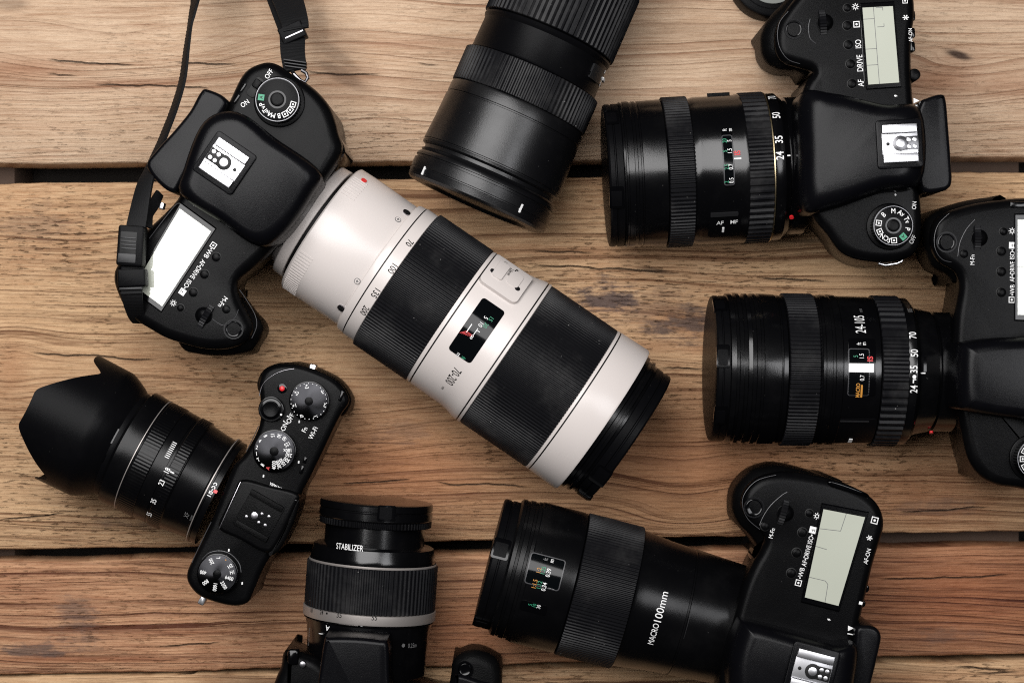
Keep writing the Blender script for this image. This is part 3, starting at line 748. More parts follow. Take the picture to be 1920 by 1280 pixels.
eyecup(F, root, [(1602, 1176), (1620, 1169), (1640, 1174), (1649, 1190), (1644, 1220), (1632, 1270), (1618, 1320), (1600, 1350), (1570, 1345), (1580, 1280), (1598, 1210)], 86, 50, 91)
hot_shoe(F, root, 1523, 1258, 106.5, 'black', 17.5, 17)
display(F, root, [(1544, 954), (1622, 969), (1572, 1135), (1509, 1119)], 85.2, [(.55, 0, .52, .2), (.52, .2, 0, .22), (0, .42, .3, .43), (0, .77, .45, .77), (.55, .8, .6, 1), (.45, .77, .55, .8)])
for i, (x, y) in enumerate(((1518, 962), (1505, 998), (1494, 1036), (1484, 1074))): button(F, root, x, y, 1.75 if i == 0 else 2.1, 84.6, mark=(i == 1))
button(F, root, 1435, 986, 1.9, 84.4)
thumb_dial(F, root, (1478, 932), (1461, 990), 3.0, 86)
shutter(F, root, 1414, 951, 84.3, 3.6)
for x, y, r_ in ((1618, 1100, 2.2), (1612, 1128, 2.0)):
    q = MB(); q.cyl(F.L(x, y, 75), r_, 66, 80, 'gloss', 24, .6); q.build('rear_button', root)
b = MB(); b.rev(prof(F, [(-20, 112), (0, 112), (1, 108), (4, 108), (6, 114), (55, 117), (100, 120), (101, 118), (104, 118), (105, 120), (150, 123), (180, 127), (200, 129), (205, 131), (208, 126)]), 46, 'barrel2')
b.rev(prof(F, [(312, 126), (316, 133), (324, 134), (400, 134), (402, 132.5), (408, 132), (409, 130), (414, 130), (415, 131.5), (424, 131), (425, 129), (430, 129), (431, 130.5), (438, 130), (442, 125)]), 46, 'barrel2')
wtext(b, F, 'MACRO', 1225, 1188, 124, 11, 'white', .0, 1, .35, 0, 43); wtext(b, F, '100mm', 1239, 1138, 124, 14, 'white', .0, 1, .35, 0, 56)
b.patch(98/F.k, 99/F.k, R(-16), R(6), 28, 120.6/F.k, 46, 'ridge', .05)
for t, x, y in (('0.3m', 1170, 1247), ('ULTRASONIC', 1185, 1257)): wtext(b, F, t, x, y, 124, 7, 'grey', 0, .7, .15)
LE = b.build('lens', root)
ring_part(F, LE, 'focus_ring', 206, 313, 135.5, 128, .55, 2)
b = MB(); wpatch(b, F, 998, 1036, 1046, 1106, 134, .25, 'window', 1.0)
for t, x, y, mt in (('m', 1034, 1051, 'white'), ('ft', 1023, 1048, 'grey'), ('0.39', 1028, 1073, 'white'), ('1.25', 1018, 1069, 'green'), ('1:2', 1010, 1069, 'orange'), ('0.34', 1020, 1099, 'white'), ('1.12', 1011, 1096, 'green'), ('1:1.5', 1002, 1094, 'orange')): wtext(b, F, t, x, y, 134, 8, mt, .004, .8, .4)
wpatch(b, F, 1028, 1101, 1039, 1104, 134, .4, 'white', .1)
b.build('distance_window', LE)
b = MB(); wpatch(b, F, 978, 1123, 1022, 1153, 134, .35, 'gloss', 1.2)
for t, x, y, mt in (('30', 1010, 1136, 'white'), ('10', 1002, 1134, 'green'), ('5', 994, 1132, 'green')): wtext(b, F, t, x, y, 134, 7, mt, 0, .8, .5)
b.build('limit_switch', LE)
cap_part(F, LE, 440, 474, 122, (20, -60))

seam(F, root, [(1455, 890), (1420, 900), (1398, 922), (1392, 945), (1402, 972), (1425, 992)], 83.3)
seam(F, root, [(1424, 984), (1432, 966), (1446, 946), (1466, 928), (1476, 922)], 84, 'seam', .2)

# ================================================================== mirrorless camera with the petal hood
F = Frame((404, 920), (222, 829), 36)
root = F.root('mirrorless_camera', 'compact black mirrorless camera with three lettered dials and a petal lens hood', 'camera')
b = MB()
b.slab(F.O([(487, 744), (484, 725), (488, 706), (502, 690), (529, 682), (560, 684), (598, 696), (632, 714), (650, 737), (653, 756), (636, 782), (606, 844), (583, 890), (567, 920), (556, 951), (521, 1020), (495, 1062), (475, 1108), (464, 1129), (441, 1136), (407, 1130), (372, 1116), (353, 1094), (350, 1074), (361, 1047), (380, 1010), (396, 975), (424, 905), (440, 870), (460, 848), (486, 796)], 66), 0, 67, 'plastic', 3, 5, foot=2, und=F)
z = 67.1
body_text(b, F, [('ON', 533, 799, 9, {}), ('OFF', 544, 784, 9, {}), ('Wi-Fi', 587, 811, 9, {}), ('Fn', 571, 805, 9, {})], z)
for x, y in ((539, 780), (532, 789)): b.cyl(F.L(x, y, z), .35, z-.5, z+.02, 'white', 10, .05)
for x, y in ((561, 790), (560, 866), (494, 892), (454, 1093), (429, 1031)): b.box(F.L(x, y, z), 1.3, .7, z-.5, z+.02, 'white', R(20), .05, .2)
b.ring(F.L(571, 805, z), 2.3, 2.6, z+.1, 'gloss', .5, 30)
body_text(b, F, [('VIEW MODE', 521, 913, 5, {'bold': .02, 'rot': R(-90)})], z)
b.build('body', root)
b = MB(); b.slab(F.O([(483, 727), (487, 704), (502, 688), (529, 680), (560, 682), (600, 695), (634, 712), (655, 738), (658, 758), (640, 780), (600, 760), (540, 740), (500, 750)], 58), 0, 62, 'rubber', 4, 6, foot=2, und=F); b.build('grip', root)
b = MB(); b.slab(F.O([(452, 900), (505, 912), (556, 926), (552, 950), (516, 1022), (494, 1036), (448, 1012), (408, 992), (418, 960), (436, 925)], 74), 55, 71, 'plastic', 1.6, 5, foot=0)
sl = [F.L(*p, 71) for p in ((451, 903), (411, 990))]; d = sl[1]-sl[0]
b.box((sl[0]+sl[1])/2, d.length, .3, 69, 71.1, 'steel', math.atan2(d.y, d.x), .05)
b.build('viewfinder_hump', root)
b = MB(); c = F.L(486, 966, 71)
b.box(c, 18.6, 18, 69, 71.2, 'rubber', R(-3), .2, 1); b.box((c.x-7.9, c.y), 2.6, 17, 70, 72.6, 'rubber', R(-3), .2); b.box((c.x+7.9, c.y), 2.6, 17, 70, 72.6, 'rubber', R(-3), .2)
sh = b.build('hot_shoe', root); b = MB(); z = 71.2
b.cyl(F.L(477, 966, z), 1.7, z-.2, z+.3, 'steel', 24, .2)
for x, y in ((491, 963), (504, 968), (485, 979), (497, 984), (462, 968)): b.cyl(F.L(x, y, z), .75, z-.2, z+.2, 'steel', 16, .15)
b.build('contacts', sh)
b = MB(); b.slab(F.O([(553, 936), (562, 940), (552, 975), (530, 1022), (512, 1040), (504, 1034), (530, 985)], 68), 40, 70, 'rubber', 2, 5); b.build('eyecup', root)
seam(F, root, [(486, 742), (492, 722), (508, 706), (530, 695), (552, 691)], 67, 'steel', .2)
seam(F, root, [(462, 846), (474, 822), (485, 798)], 67, 'seam', .2)
seam(F, root, [(396, 978), (384, 1002), (366, 1040), (360, 1054)], 67, 'seam', .2)
seam(F, root, [(379, 1048), (392, 1036), (412, 1032), (432, 1038), (448, 1055), (452, 1072)], 67, 'seam', .25)
seam(F, root, [(500, 926), (530, 930), (556, 938)], 70.8, 'seam', .2)
for x, y, w_ in ((640, 742, 5), (572, 862, 3), (566, 880, 4)):
    q = MB(); q.box(F.L(x, y, 67), w_, 1.6, 65, 68.0, 'gloss', R(8), .4, .5); q.build('rear_button', root)
def lettered_dial(px, py, rpx, z, words, outward, size=1.75, dots=0, base=67):
    k = FPX/(CAM_H-z); c = F.L(px, py, z); r = rpx/k; b = MB()
    b.cyl(c, r+.4, base-1, z-.7, 'gloss', 0, .3, ribs=52, depth=.25)
    b.cyl(c, r-.1, z-1, z, 'dialmetal', 64, .25)
    b.cyl(c, r*.22, z-.3, z+.2, 'plastic', 30, .15)
    d = b.build('control_dial', root); t = MB()
    for w, ai, mat in words:
        aw = -R(ai); u = Vector((math.cos(aw), math.sin(aw))); ul = Vector((u.dot(F.r), u.dot(F.f)))
        ro = math.atan2(ul.y, ul.x)+(0 if outward else PI)
        wd = .36*size*len(w)
        t.text(w, c+ul*(r*.95-wd-.3), size, z+.05, mat, ro, .012, .8)
    for i in range(dots):
        if abs(((i+.0)*360/dots)) >= 0:
            a = 2*PI*i/dots; t.cyl(c+Vector((math.cos(a), math.sin(a)))*(r*.93), .22, z-.2, z+.06, 'white', 8, .02)
    t.build('dial_lettering', d)
    return d
lettered_dial(514, 846, 39, 73, [('15', -95, 'white'), ('30', -72, 'white'), ('60', -51, 'white'), ('125', -28, 'white'), ('180x', -4, 'white'), ('250', 14, 'white'), ('500', 34, 'white'), ('1000', 53, 'white'), ('2000', 72, 'white'), ('4000', 91, 'white'), ('A', 111, 'red'), ('B', 131, 'white'), ('T', 153, 'white'), ('1', 173, 'white'), ('2', 194, 'white'), ('4', 217, 'white'), ('8', 241, 'white')], False)
lettered_dial(579, 752, 36, 73, [('+3', -98, 'white'), ('+2', 214, 'white'), ('+1', 164, 'white'), ('0', 116, 'white'), ('1', 66, 'white'), ('2', 14, 'white'), ('3', -34, 'white')], False, 1.75, 26)
lettered_dial(407, 1076, 37, 73, [('L', -86, 'white'), ('200', 246, 'white'), ('400', 188, 'white'), ('800', 145, 'white'), ('1600', 99, 'white'), ('3200', 58, 'white'), ('6400', 17, 'white'), ('H1', -8, 'white'), ('H2', -32, 'white'), ('\u2022', -59, 'orange')], True, 1.75, 0)
b = MB(); c = F.L(508, 767, 70)
b.cyl(c, 6.0, 66, 70.2, 'gloss', 48, .5); b.ring(c, 5.0, 5.5, 70.4, 'plastic', .4, 44); o = b.build('power_collar', root)
b = MB(); b.cyl(c, 3.9, 69, 71.6, 'plastic', 40, .5, dome=-.4); b.build('shutter_button', root)
b = MB(); b.cyl(F.L(527, 777, 70.4), .5, 70, 70.5, 'white', 12, .05); b.build('collar_mark', o)
b = MB(); c = F.L(529, 728, 67.5); b.cyl(c, 2.3, 65, 67.5, 'gloss', 30, .3); o = b.build('record_button', root); b = MB(); b.cyl(c, 1.25, 66, 68.1, 'red', 24, .3, dome=.2); b.build('record_dot', o)
for p0, p1 in (((584, 700), (588, 683)), ((384, 1116), (376, 1132))):
    b = MB(); a, e = F.L(*p0, 58), F.L(*p1, 58); d = e-a
    b.box((a+e)/2, d.length, 3.0, 52, 60, 'metal', math.atan2(d.y, d.x), .5, .6); b.build('strap_lug', root)
b = MB()
b.rev(prof(F, [(-12, 104), (-1, 104), (0, 106), (6, 106), (7, 103), (9, 101), (30, 103), (58, 107), (60, 109), (84, 110), (84.5, 108.5), (88, 108.5), (88.5, 110), (112, 111), (113, 108)]), 36, 'barrel2')
b.rev(prof(F, [(3, 105.6), (3.4, 106.7), (5, 106.7), (5.4, 105.6)]), 36, 'satin', caps=False)
b.rev(prof(F, [(148.6, 111), (149, 112.6), (150.4, 112.6), (151, 111)]), 36, 'satin', caps=False)
b.rev(prof(F, [(140, 109), (148, 112), (152, 112), (170, 114), (182, 114), (184, 110), (188, 104), (196, 104)]), 36, 'barrel2')
wtext(b, F, '18-55', 396, 917, 104, 11, 'white', .005, .85, .15)
wtext(b, F, 'XF', 350, 965, 104, 9, 'grey', 0, .8, .15); wtext(b, F, 'zoom', 358, 970, 104, 5, 'grey', 0, .8, .15)
for t, x, y in (('18', 313, 882), ('23', 303, 904), ('35', 288, 939), ('55', 280, 963)): wtext(b, F, t, x, y, 112, 10, 'white', .01, .8, .25)
for i in range(9):
    s_, ph = F.cyl(311+i*1.9, 856-i*3.4, 111/F.k); b.patch(s_-1.6, s_+.6, ph-R(.5), ph+R(.2), 26, 111/F.k+.15, 36, 'white', 0, 2)
s_, ph = F.cyl(323, 885, 110/F.k); b.patch(s_-1, s_+1, ph-R(.7), ph+R(.7), 26, 110/F.k+.2, 36, 'white', 0, 2)
LF = b.build('lens', root)
b = MB(); s_, ph = F.cyl(404, 921, 107/F.k); b.patch(s_-.9, s_+.9, ph-R(1.6), ph+R(1.6), 26, 107/F.k+.5, 36, 'red', .3, 4); b.build('mount_mark', LF)
ring_part(F, LF, 'zoom_ring', 112, 146, 112, 110, .10, 2, 'barrel2')
ring_part(F, LF, 'aperture_ring', 60, 84, 111, 110, .12, 2, 'barrel2')
# petal hood: length depends on the angle round the rim
b = MB(); n = 288; vs = []; fs = []; k = F.k
def hood_len(a):
    a = (a+PI) % PI            # 0 = top / bottom
    d = min(a, PI-a)/PI*180
    P = [(0, 161), (9, 162), (16, 164), (20, 157), (56, 84), (58, 81), (60, 82), (63, 90), (70, 108), (74, 112), (90, 113)]
    def at(d):
        d = abs(d); d = 180-d if d > 90 else d
        for (d0, l0), (d1, l1) in zip(P, P[1:]):
            if d <= d1: return l0+(l1-l0)*(d-d0)/(d1-d0)
        return 113
    return sum(at(d+q) for q in (-3, -2, -1, 0, 1, 2, 3))/7
rows = 17
for side in (0, 1):
    for j in range(rows):
        for i in range(n):
            a = 2*PI*i/n; L = hood_len(a)*j/(rows-1)
            r_ = 104+23*min(1, L/40)**.8+max(0, L-40)*.02-(2.6 if side else 0)
            vs.append((r_/k*math.sin(a), (196+L)/k, 36+r_/k*math.cos(a)))
for side in (0, 1):
    for j in range(rows-1):
        for i in range(n):
            l = (i+1) % n; o = side*rows*n; f = [o+j*n+i, o+(j+1)*n+i, o+(j+1)*n+l, o+j*n+l]
            fs.append(f if not side else f[::-1])
for i in range(n):
    l = (i+1) % n; o = (rows-1)*n
    fs.append([o+i, rows*n+o+i, rows*n+o+l, o+l]); fs.append([i, l, rows*n+l, rows*n+i])
b.add(vs, fs, 'matte')
b.rev(prof(F, [(186, 99), (187, 104), (193, 105.5), (197, 105), (198, 104)]), 36, 'matte', caps=False)
b.patch(196/k, 204/k, R(-17), R(-7), 25, 106.4/k, 36, 'gloss', .8, 8); b.patch(196/k, 199/k, R(4), R(20), 25, 106/k, 36, 'gloss', .3, 8)
b.build('petal_hood', LF)

# ================================================================== bottom camera
F = Frame((688, 1215), (707, 937), 42)
root = F.root('reflex_camera', 'small reflex camera cut off by the bottom edge, lens ring reading STABILIZER', 'camera', DS)
b = MB()
b.slab(F.O([(600, 1232), (575, 1222), (545, 1214), (533, 1222), (529, 1245), (518, 1272), (500, 1330), (520, 1430), (700, 1450), (930, 1440), (950, 1380), (940, 1320), (900, 1285), (840, 1290), (780, 1278), (700, 1270), (640, 1262)], 66), 0, 74, 'plastic', 5, 5, foot=2, und=F)
b.build('body', root)
b = MB(); b.slab(F.O([(846, 1262), (849, 1240), (862, 1226), (883, 1218), (907, 1221), (929, 1234), (939, 1256), (940, 1300), (920, 1380), (850, 1380), (840, 1310)], 62), 0, 66, 'rubber', 6, 6, foot=3, und=F); b.build('grip', root)
b = MB(); c = F.L(870, 1285, 68); b.slab(F.O([(852, 1272), (862, 1264), (900, 1276), (930, 1290), (925, 1350), (850, 1350)], 68), 60, 69, 'prism', 2, 5); b.build('top_plate', root)
b = MB(); c = F.L(872, 1254, 66); b.ring(c, 3.2, 3.9, 67.2, 'gloss', 3, 40); b.cyl(c, 3.1, 60, 66.6, 'gloss', 36, .5, dome=-.3); b.build('shutter_button', root)
b = MB(); b.slab(F.O([(609, 1199), (618, 1193), (668, 1193), (715, 1198), (729, 1206), (731, 1280), (732, 1400), (585, 1400), (597, 1280)], 92), 60, 96, 'prism', 2.2, 3, foot=0); b.build('flash_cover', root)
b = MB(); b.box(F.L(548, 1233, 78), 5, 7, 70, 76.5, 'gloss', R(4), 1, 1.5); b.build('flash_button', root)
b = MB(); c = F.L(568, 1244, 74); b.cyl(c, 1.6, 70, 76, 'steel', 20, .5); b.build('strap_lug', root)
b = MB()
b.rev(prof(F, [(-40, 112), (0, 112), (30, 114), (44, 116), (56, 119), (58, 122), (60, 118)]), 42, 'barrel')
b.rev(prof(F, [(60, 117), (61, 123), (63, 124), (78.5, 124), (79, 122), (80, 116)]), 42, 'satin')
b.rev(prof(F, [(162, 116), (163, 119.5), (165, 119.8), (167, 118.5)]), 42, 'satin', caps=False)
b.rev(prof(F, [(160, 112), (164, 116), (168, 117), (176, 116), (194, 112), (196, 108), (198, 94), (236, 93)]), 42, 'barrel')
for t, x, y in (('35', 636, 1152), ('55', 702, 1157), ('24', 603, 1147), ('18', 584, 1143)): wtext(b, F, t, x, y, 124, 10 if x > 620 else 8, 'dark', .005, .8, .1)
wtext(b, F, '\u2022', 613, 1149, 124, 10, 'dark', .02, 1, .1)
wtext(b, F, 'STABILIZER', 655, 1025, 114, 11, 'white', .004, 1, .4, 0, 54)
wtext(b, F, 'A', 615, 1177, 117, 9, 'white', .02, 1, .5, R(170)); wpatch(b, F, 676.5, 1168, 679.5, 1176, 118, .3, 'white', .05); wpatch(b, F, 636, 1167, 671, 1175, 117, .5, 'satin', .3); wpatch(b, F, 599, 1186, 604, 1188.5, 117, .4, 'white', .05)
wtext(b, F, '0.25m', 773, 1209, 117, 8, 'grey', .01, .8, .2); wtext(b, F, '\u2022', 756, 1209, 117, 16, 'grey', .03, 1, .2)
wtext(b, F, 'IMAGE STAB', 580, 1193, 117, 6, 'grey', 0, .7, .2, R(-90)); 
LG = b.build('lens', root)
ring_part(F, LG, 'zoom_ring', 79, 163, 122.5, 84, .5, 2, 'ring')
ring_part(F, LG, 'focus_ring', 233, 246, 105, 90, .5, 2, 'matte')
o = cap_part(F, LG, 246, 278, 106, (14,), 'barrel')

# ================================================================== tele lens reaching in from the top
F = Frame((1035, 55), (892, 383), 44)
F.o = W(998, 140, 44)
root = F.root('camera_lens', 'stout black zoom lens reaching in over the top edge between two cameras', 'lens')
b = MB()
b.rev(prof(F, [(-420, 118), (-300, 120), (-210, 122), (-205, 118)]), 44, 'satinblack')
b.rev(prof(F, [(-78, 118), (-74, 126), (-70, 127.5), (-66, 126), (-63, 124), (-6, 125), (-2, 127), (1, 122)]), 44, 'matte')
b.rev(prof(F, [(66, 124), (68, 131), (72, 133), (90, 133.5), (91, 131.5), (93.5, 131.5), (94.5, 134), (140, 135.5), (182, 138), (188, 138.5), (189, 136.5), (191, 136.5), (192, 138.5), (196, 138), (200, 131), (206, 131), (208, 135), (212, 133), (214, 131)]), 44, 'satinblack')
LB = root
b.build('barrel', root)
ring_part(F, root, 'zoom_ring', -206, -77, 130, 72, .7, 1, 'ring')
ring_part(F, root, 'focus_ring', 0, 67, 134, 88, .8, 2)
b = MB(); wpatch(b, F, 1106, 132, 1146, 172, 124, .8, 'gloss', 1.0)
wpatch(b, F, 1113, 118, 1118, 157, 124, 1.2, 'ridge', .5)
for t, x, y in (('AF/M', 1124, 153), ('M', 1131, 134)): wtext(b, F, t, x, y, 126, 7, 'white', .01, .8, .9, R(-90))
wpatch(b, F, 1127, 149, 1133, 151, 126, 1.0, 'white', .1)
b.build('focus_switch', root)
b = MB(); b.rev(prof(F, [(212, 124), (214, 136), (218, 139), (222, 139.5), (223, 137), (227, 137), (228, 140), (246, 140), (247, 138.5), (249, 138.5), (250, 140), (262, 138.5), (266, 134), (267, 128), (268, 104), (262, 100)]), 44, 'satinblack')
for x, y in ((795, 320), (976, 390)):
    s_, ph = F.cyl(x, y, 139/F.k); b.patch(s_-2.0, s_+2.2, ph-R(.8), ph+R(.8), 33, 140.2/F.k+.2, 44, 'white', .3, 4)
b.build('lens_cap', root)

# ================================================================== round lens at the top edge
F = Frame((1449, -46), (1449, -146), 16)
root = F.root('lens_cap', 'round black lens cap with a grey inner ring, just showing at the top edge', 'lens cap')
b = MB(); r_ = 20.4
b.cyl((0, 0), r_, 0, 15, 'matte', 90, 1.6, ribs=0)
b.ring((0, 0), 12.2, 14.0, 16.0, 'capring', 1.5, 80); b.ring((0, 0), 16.2, 16.6, 15.3, 'gloss', 1, 80)
b.build('rim', root)

# ================================================================== strap
root = bpy.data.objects.new('camera_strap', None); COL.objects.link(root)
p0 = W(262, 560, 92); root.location = (p0.x*S, p0.y*S, 0)
root['label'] = 'black ribbed neck strap with plastic slider buckles, looped out over the top edge'; root['category'] = 'camera strap'
def ribbon(b, pts, mat='strap', thick=1.3, step=.62, ridge=.2, off=(0, 0)):
    """pts: (px, py, height, width mm, roll degrees) -> webbing with cross ridges"""
    P = []
    for x, y, h, w, ro in pts:
        q = W(x, y, h); P.append((Vector((q.x-off[0], q.y-off[1], h)), w, ro))
    out = []
    for i in range(len(P)-1):
        a0, a1, a2, a3 = P[max(i-1, 0)], P[i], P[i+1], P[min(i+2, len(P)-1)]
        m = max(2, int((a2[0]-a1[0]).length/step))
        for j in range(m):
            t = j/m
            v = 0.5*((2*a1[0])+(a2[0]-a0[0])*t+(2*a0[0]-5*a1[0]+4*a2[0]-a3[0])*t*t+(3*a1[0]-a0[0]-3*a2[0]+a3[0])*t**3)
            out.append((v, a1[1]*(1-t)+a2[1]*t, a1[2]*(1-t)+a2[2]*t))
    out.append(P[-1]); vs = []; fs = []
    for i, (v, w, ro) in enumerate(out):
        t = (out[min(i+1, len(out)-1)][0]-out[max(i-1, 0)][0]).normalized()
        side = t.cross(Vector((0, 0, 1))).normalized(); up = side.cross(t)
        c, s_ = math.cos(R(ro)), math.sin(R(ro))
        d = side*c+up*s_; nn = up*c-side*s_
        e = ridge if (i % 3) == 0 else 0
        for u, q in ((-1, -1), (1, -1), (1, 1), (.85, 1), (-.85, 1), (-1, 1)):
            k = thick/2+(e if abs(u) < .99 else -.15 if q > 0 else 0)
            vs.append(v+d*(u*w/2)+nn*(q*k))
    for i in range(len(out)-1):
        for k in range(6):
            l = (k+1) % 6; fs.append([i*6+k, i*6+l, (i+1)*6+l, (i+1)*6+k])
    fs.append(list(range(6))[::-1]); fs.append([(len(out)-1)*6+k for k in range(6)])
    b.add(vs, fs, mat)
b = MB()
ribbon(b, [(252, 440, 93, 9.0, 4), (258, 410, 92, 9.0, 10), (270, 352, 89, 9.0, 30), (282, 318, 86, 8.6, 45), (304, 262, 80, 8.0, 58), (326, 205, 74, 8.0, 60), (342, 150, 70, 8.0, 62), (350, 90, 66, 8.0, 66), (356, 50, 62, 8.2, 70), (367, 0, 58, 9, 58), (385, -60, 40, 14, 20), (420, -120, 12, 20, 0), (460, -130, 8, 20, 0), (512, -70, 24, 17, 5), (524, -20, 40, 15, 8), (536, 20, 52, 13.6, 10), (547, 60, 62, 12, 6), (549, 100, 70, 11.4, 2), (554, 132, 75, 10.8, 0)], off=p0)
b.build('webbing', root)
b = MB()
ribbon(b, [(249, 500, 94, 10, 2), (247, 540, 94, 9.8, 0), (249, 565, 91, 9.2, 0), (256, 592, 82, 8, 0), (262, 604, 74, 7, 0)], off=p0)
ribbon(b, [(300, 362, 82, 5, 60), (288, 384, 84, 6, 50), (276, 402, 86, 6, 40), (272, 425, 88, 7, 30)], off=p0, ridge=.05)
b.build('webbing_end', root)
def q3(x, y, h): v = W(x, y, h)-p0; return (v.x, v.y)
b = MB(); z = 96
b.box(q3(245, 461, 97), 11.8, 18.4, 90, 98.5, 'matte', R(-4), .8, 1.2); b.box(q3(240, 456, 99), 7.4, 10.5, 98, 98.62, 'dark', R(-4), .05, .3)
for i in range(4): b.box(q3(240.5, 446+i*6.6, 99), 7.0, .7, 98.4, 98.95, 'ridge', R(-4), .1)
b.box(q3(237.5, 484, 99), 8.2, 4.2, 98, 99.1, 'ridge', R(-4), .2, .4)
b.build('slider_buckle', root)
b = MB(); b.box(q3(247, 521, 95), 12.6, 8.0, 89, 96.4, 'matte', R(2), .6, .8); b.box(q3(246, 541, 94), 10.2, 1.1, 93, 96, 'ridge', R(2), .2); b.box(q3(247, 549, 94), 9.6, 1.1, 93, 95.8, 'strap', R(2), .2); b.build('keeper_loop', root)
b = MB(); b.box(q3(548, 62, 66), 11.8, 8.0, 58, 68, 'matte', R(24), .6, .6)
b.box(q3(551, 64, 69), 9.2, .7, 67.6, 68.3, 'steel', R(24), .1); b.build('slider_buckle', root)
b = MB(); ribbon(b, [(528, -30, 44, 15.5, 14), (542, 6, 56, 14, 14), (552, 38, 65, 12.8, 6), (555, 56, 68, 12, 0)], off=p0); b.build('webbing_end', root)
b = MB()
for i in range(3): b.box(q3(553, 115+i*5.2, 78), 10.6-i*.4, .7, 74, 78.6-i*.9, 'ridge', R(-8), .2)
b.build('stitching', root)

# ================================================================== the planks
def wood(name, seed, tone, ringc, contrast, rough_mask, feats, period, red):
    m, nt, bs = newmat(name)
    tc = nt.nodes.new('ShaderNodeTexCoord').outputs['Object']
    sp = nt.nodes.new('ShaderNodeSeparateXYZ'); nt.links.new(tc, sp.inputs[0])
    u = X(nt, sp.outputs[0])*1000.0; v = X(nt, sp.outputs[1])*1000.0
    def gauss(px, py, a, b_, rot=0.0):
        q = W(px, py); du = u-q.x; dv = v-q.y
        if rot:
            c, s_ = math.cos(rot), math.sin(rot)
            du, dv = du*c+dv*s_, dv*c-du*s_
        k = 3.72
        du = du/(a/k); dv = dv/(b_/k)
        return ((du*du+dv*dv)*-1.0).exp()
    # grain lines bend slowly and flow round the knots
    w1 = noise(nt, vec(nt, u*0.0045, v*0.012, seed), 1, 2, .5)-.5
    w2 = noise(nt, vec(nt, u*0.022, v*0.05, seed+3.1), 1, 3, .55)-.5
    g = v + w1*24.0 + w2*2.2
    for px, py, a, b_, k in feats.get('knots', ()):
        q = W(px, py); e = gauss(px, py, a, b_)
        g = g - (v-q.y)*e*k
    for px, py, a, b_, k in feats.get('waves', ()):
        g = g + gauss(px, py, a, b_)*k
    n1 = noise(nt, vec(nt, g*0.20, u*0.0012, seed+9), 1, 3, .6)
    ph = g/period + n1*2.6
    fr = ph.fract()
    late = fr.pow(4.5)*(1.0-fr.step(.94, 1.0))               # soft rise, sharp fall: a latewood line
    fr2 = (g/(period*.37) + n1*1.3).fract(); late = late.max(fr2.pow(4.0)*(1.0-fr2.step(.93, 1.0))*.42)
    amp = noise(nt, vec(nt, u*.005, g*.12, seed+5), 1, 3, .6).step(.30, .62)
    fib = noise(nt, vec(nt, u*.055, v*2.6, seed), 1, 4, .65)
    fib2 = noise(nt, vec(nt, u*.02, v*.75, seed+2), 1, 5, .7)
    blot = noise(nt, vec(nt, u*.011, v*.022, seed+7), 1, 4, .6)
    dash = noise(nt, vec(nt, u*.14, v*.95, seed+11), 1, 3, .6).step(.57, .70)
    dmask = noise(nt, vec(nt, u*.010, v*.014, seed+13), 1, 3, .6).step(.46, .66)
    c = mixc(nt, blot.step(.3, .7), tone[0], tone[1])
    c = mixc(nt, ((fib-.5)*2.2+.45).min(1.0).max(0.0), c, tone[2])
    c = mixc(nt, (late*amp*contrast).min(1.0), c, ringc)
    c = mixc(nt, (fib2.step(.50, .72))*(.6*contrast), c, ringc)
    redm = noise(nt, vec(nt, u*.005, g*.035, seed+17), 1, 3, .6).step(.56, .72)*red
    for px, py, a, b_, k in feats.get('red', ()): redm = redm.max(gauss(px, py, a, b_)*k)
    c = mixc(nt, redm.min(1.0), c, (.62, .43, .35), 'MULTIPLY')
    ds = dash*(dmask*rough_mask+.05)
    for px, py, a, b_, k in feats.get('rough', ()): ds = ds.max(dash*gauss(px, py, a, b_)*k)
    c = mixc(nt, (ds*.7).min(1.0), c, (.15, .07, .035))
    st = None
    mott = noise(nt, vec(nt, u*.07, v*.13, seed+21), 1, 5, .72)
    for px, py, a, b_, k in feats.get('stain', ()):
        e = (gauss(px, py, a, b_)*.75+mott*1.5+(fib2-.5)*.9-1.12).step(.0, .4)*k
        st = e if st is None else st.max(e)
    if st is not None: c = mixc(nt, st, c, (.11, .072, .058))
    dk = None
    for px, py, a, b_, k, ro in feats.get('dark', ()):
        e = (gauss(px, py, a, b_, ro)*1.0+fib2*.5-.35).step(.1, .75)*k
        dk = e if dk is None else dk.max(e)
    if dk is not None: c = mixc(nt, dk, c, (.045, .024, .016))
    ck = None
    for x0, y0, x1, y1 in feats.get('cracks', ()):
        a, e = W(x0, y0), W(x1, y1); s_ = (e.y-a.y)/(e.x-a.x)
        wob = (noise(nt, vec(nt, u*.05, seed), 1, 3)-.5)*4.0
        d = (v-a.y-(u-a.x)*s_+wob).abs()
        t = (1.0-d.step(.12, .5))*u.step(a.x-2, a.x+8)*(1.0-u.step(e.x-12, e.x))
        ck = t if ck is None else ck.max(t)
    if ck is not None: c = mixc(nt, ck*.8, c, (.03, .017, .011))
    pit = noise(nt, vec(nt, u*.28, v*2.2, seed+31), 1, 3, .6).step(.62, .74)*.55
    c = mixc(nt, pit*.7, c, tuple(q*.6 for q in ringc))
    nt.links.new(c, bs.inputs['Base Color'])
    h = fib*.5+fib2*.5-late*amp*.7-ds*1.4
    if ck is not None: h = h-ck*3.0
    bump(nt, bs, h, 1.0, .0009)
    rr = fib2*.2+.5
    nt.links.new(rr.k, bs.inputs['Roughness'])
    bs.inputs['Specular IOR Level'].default_value = .3
    return m
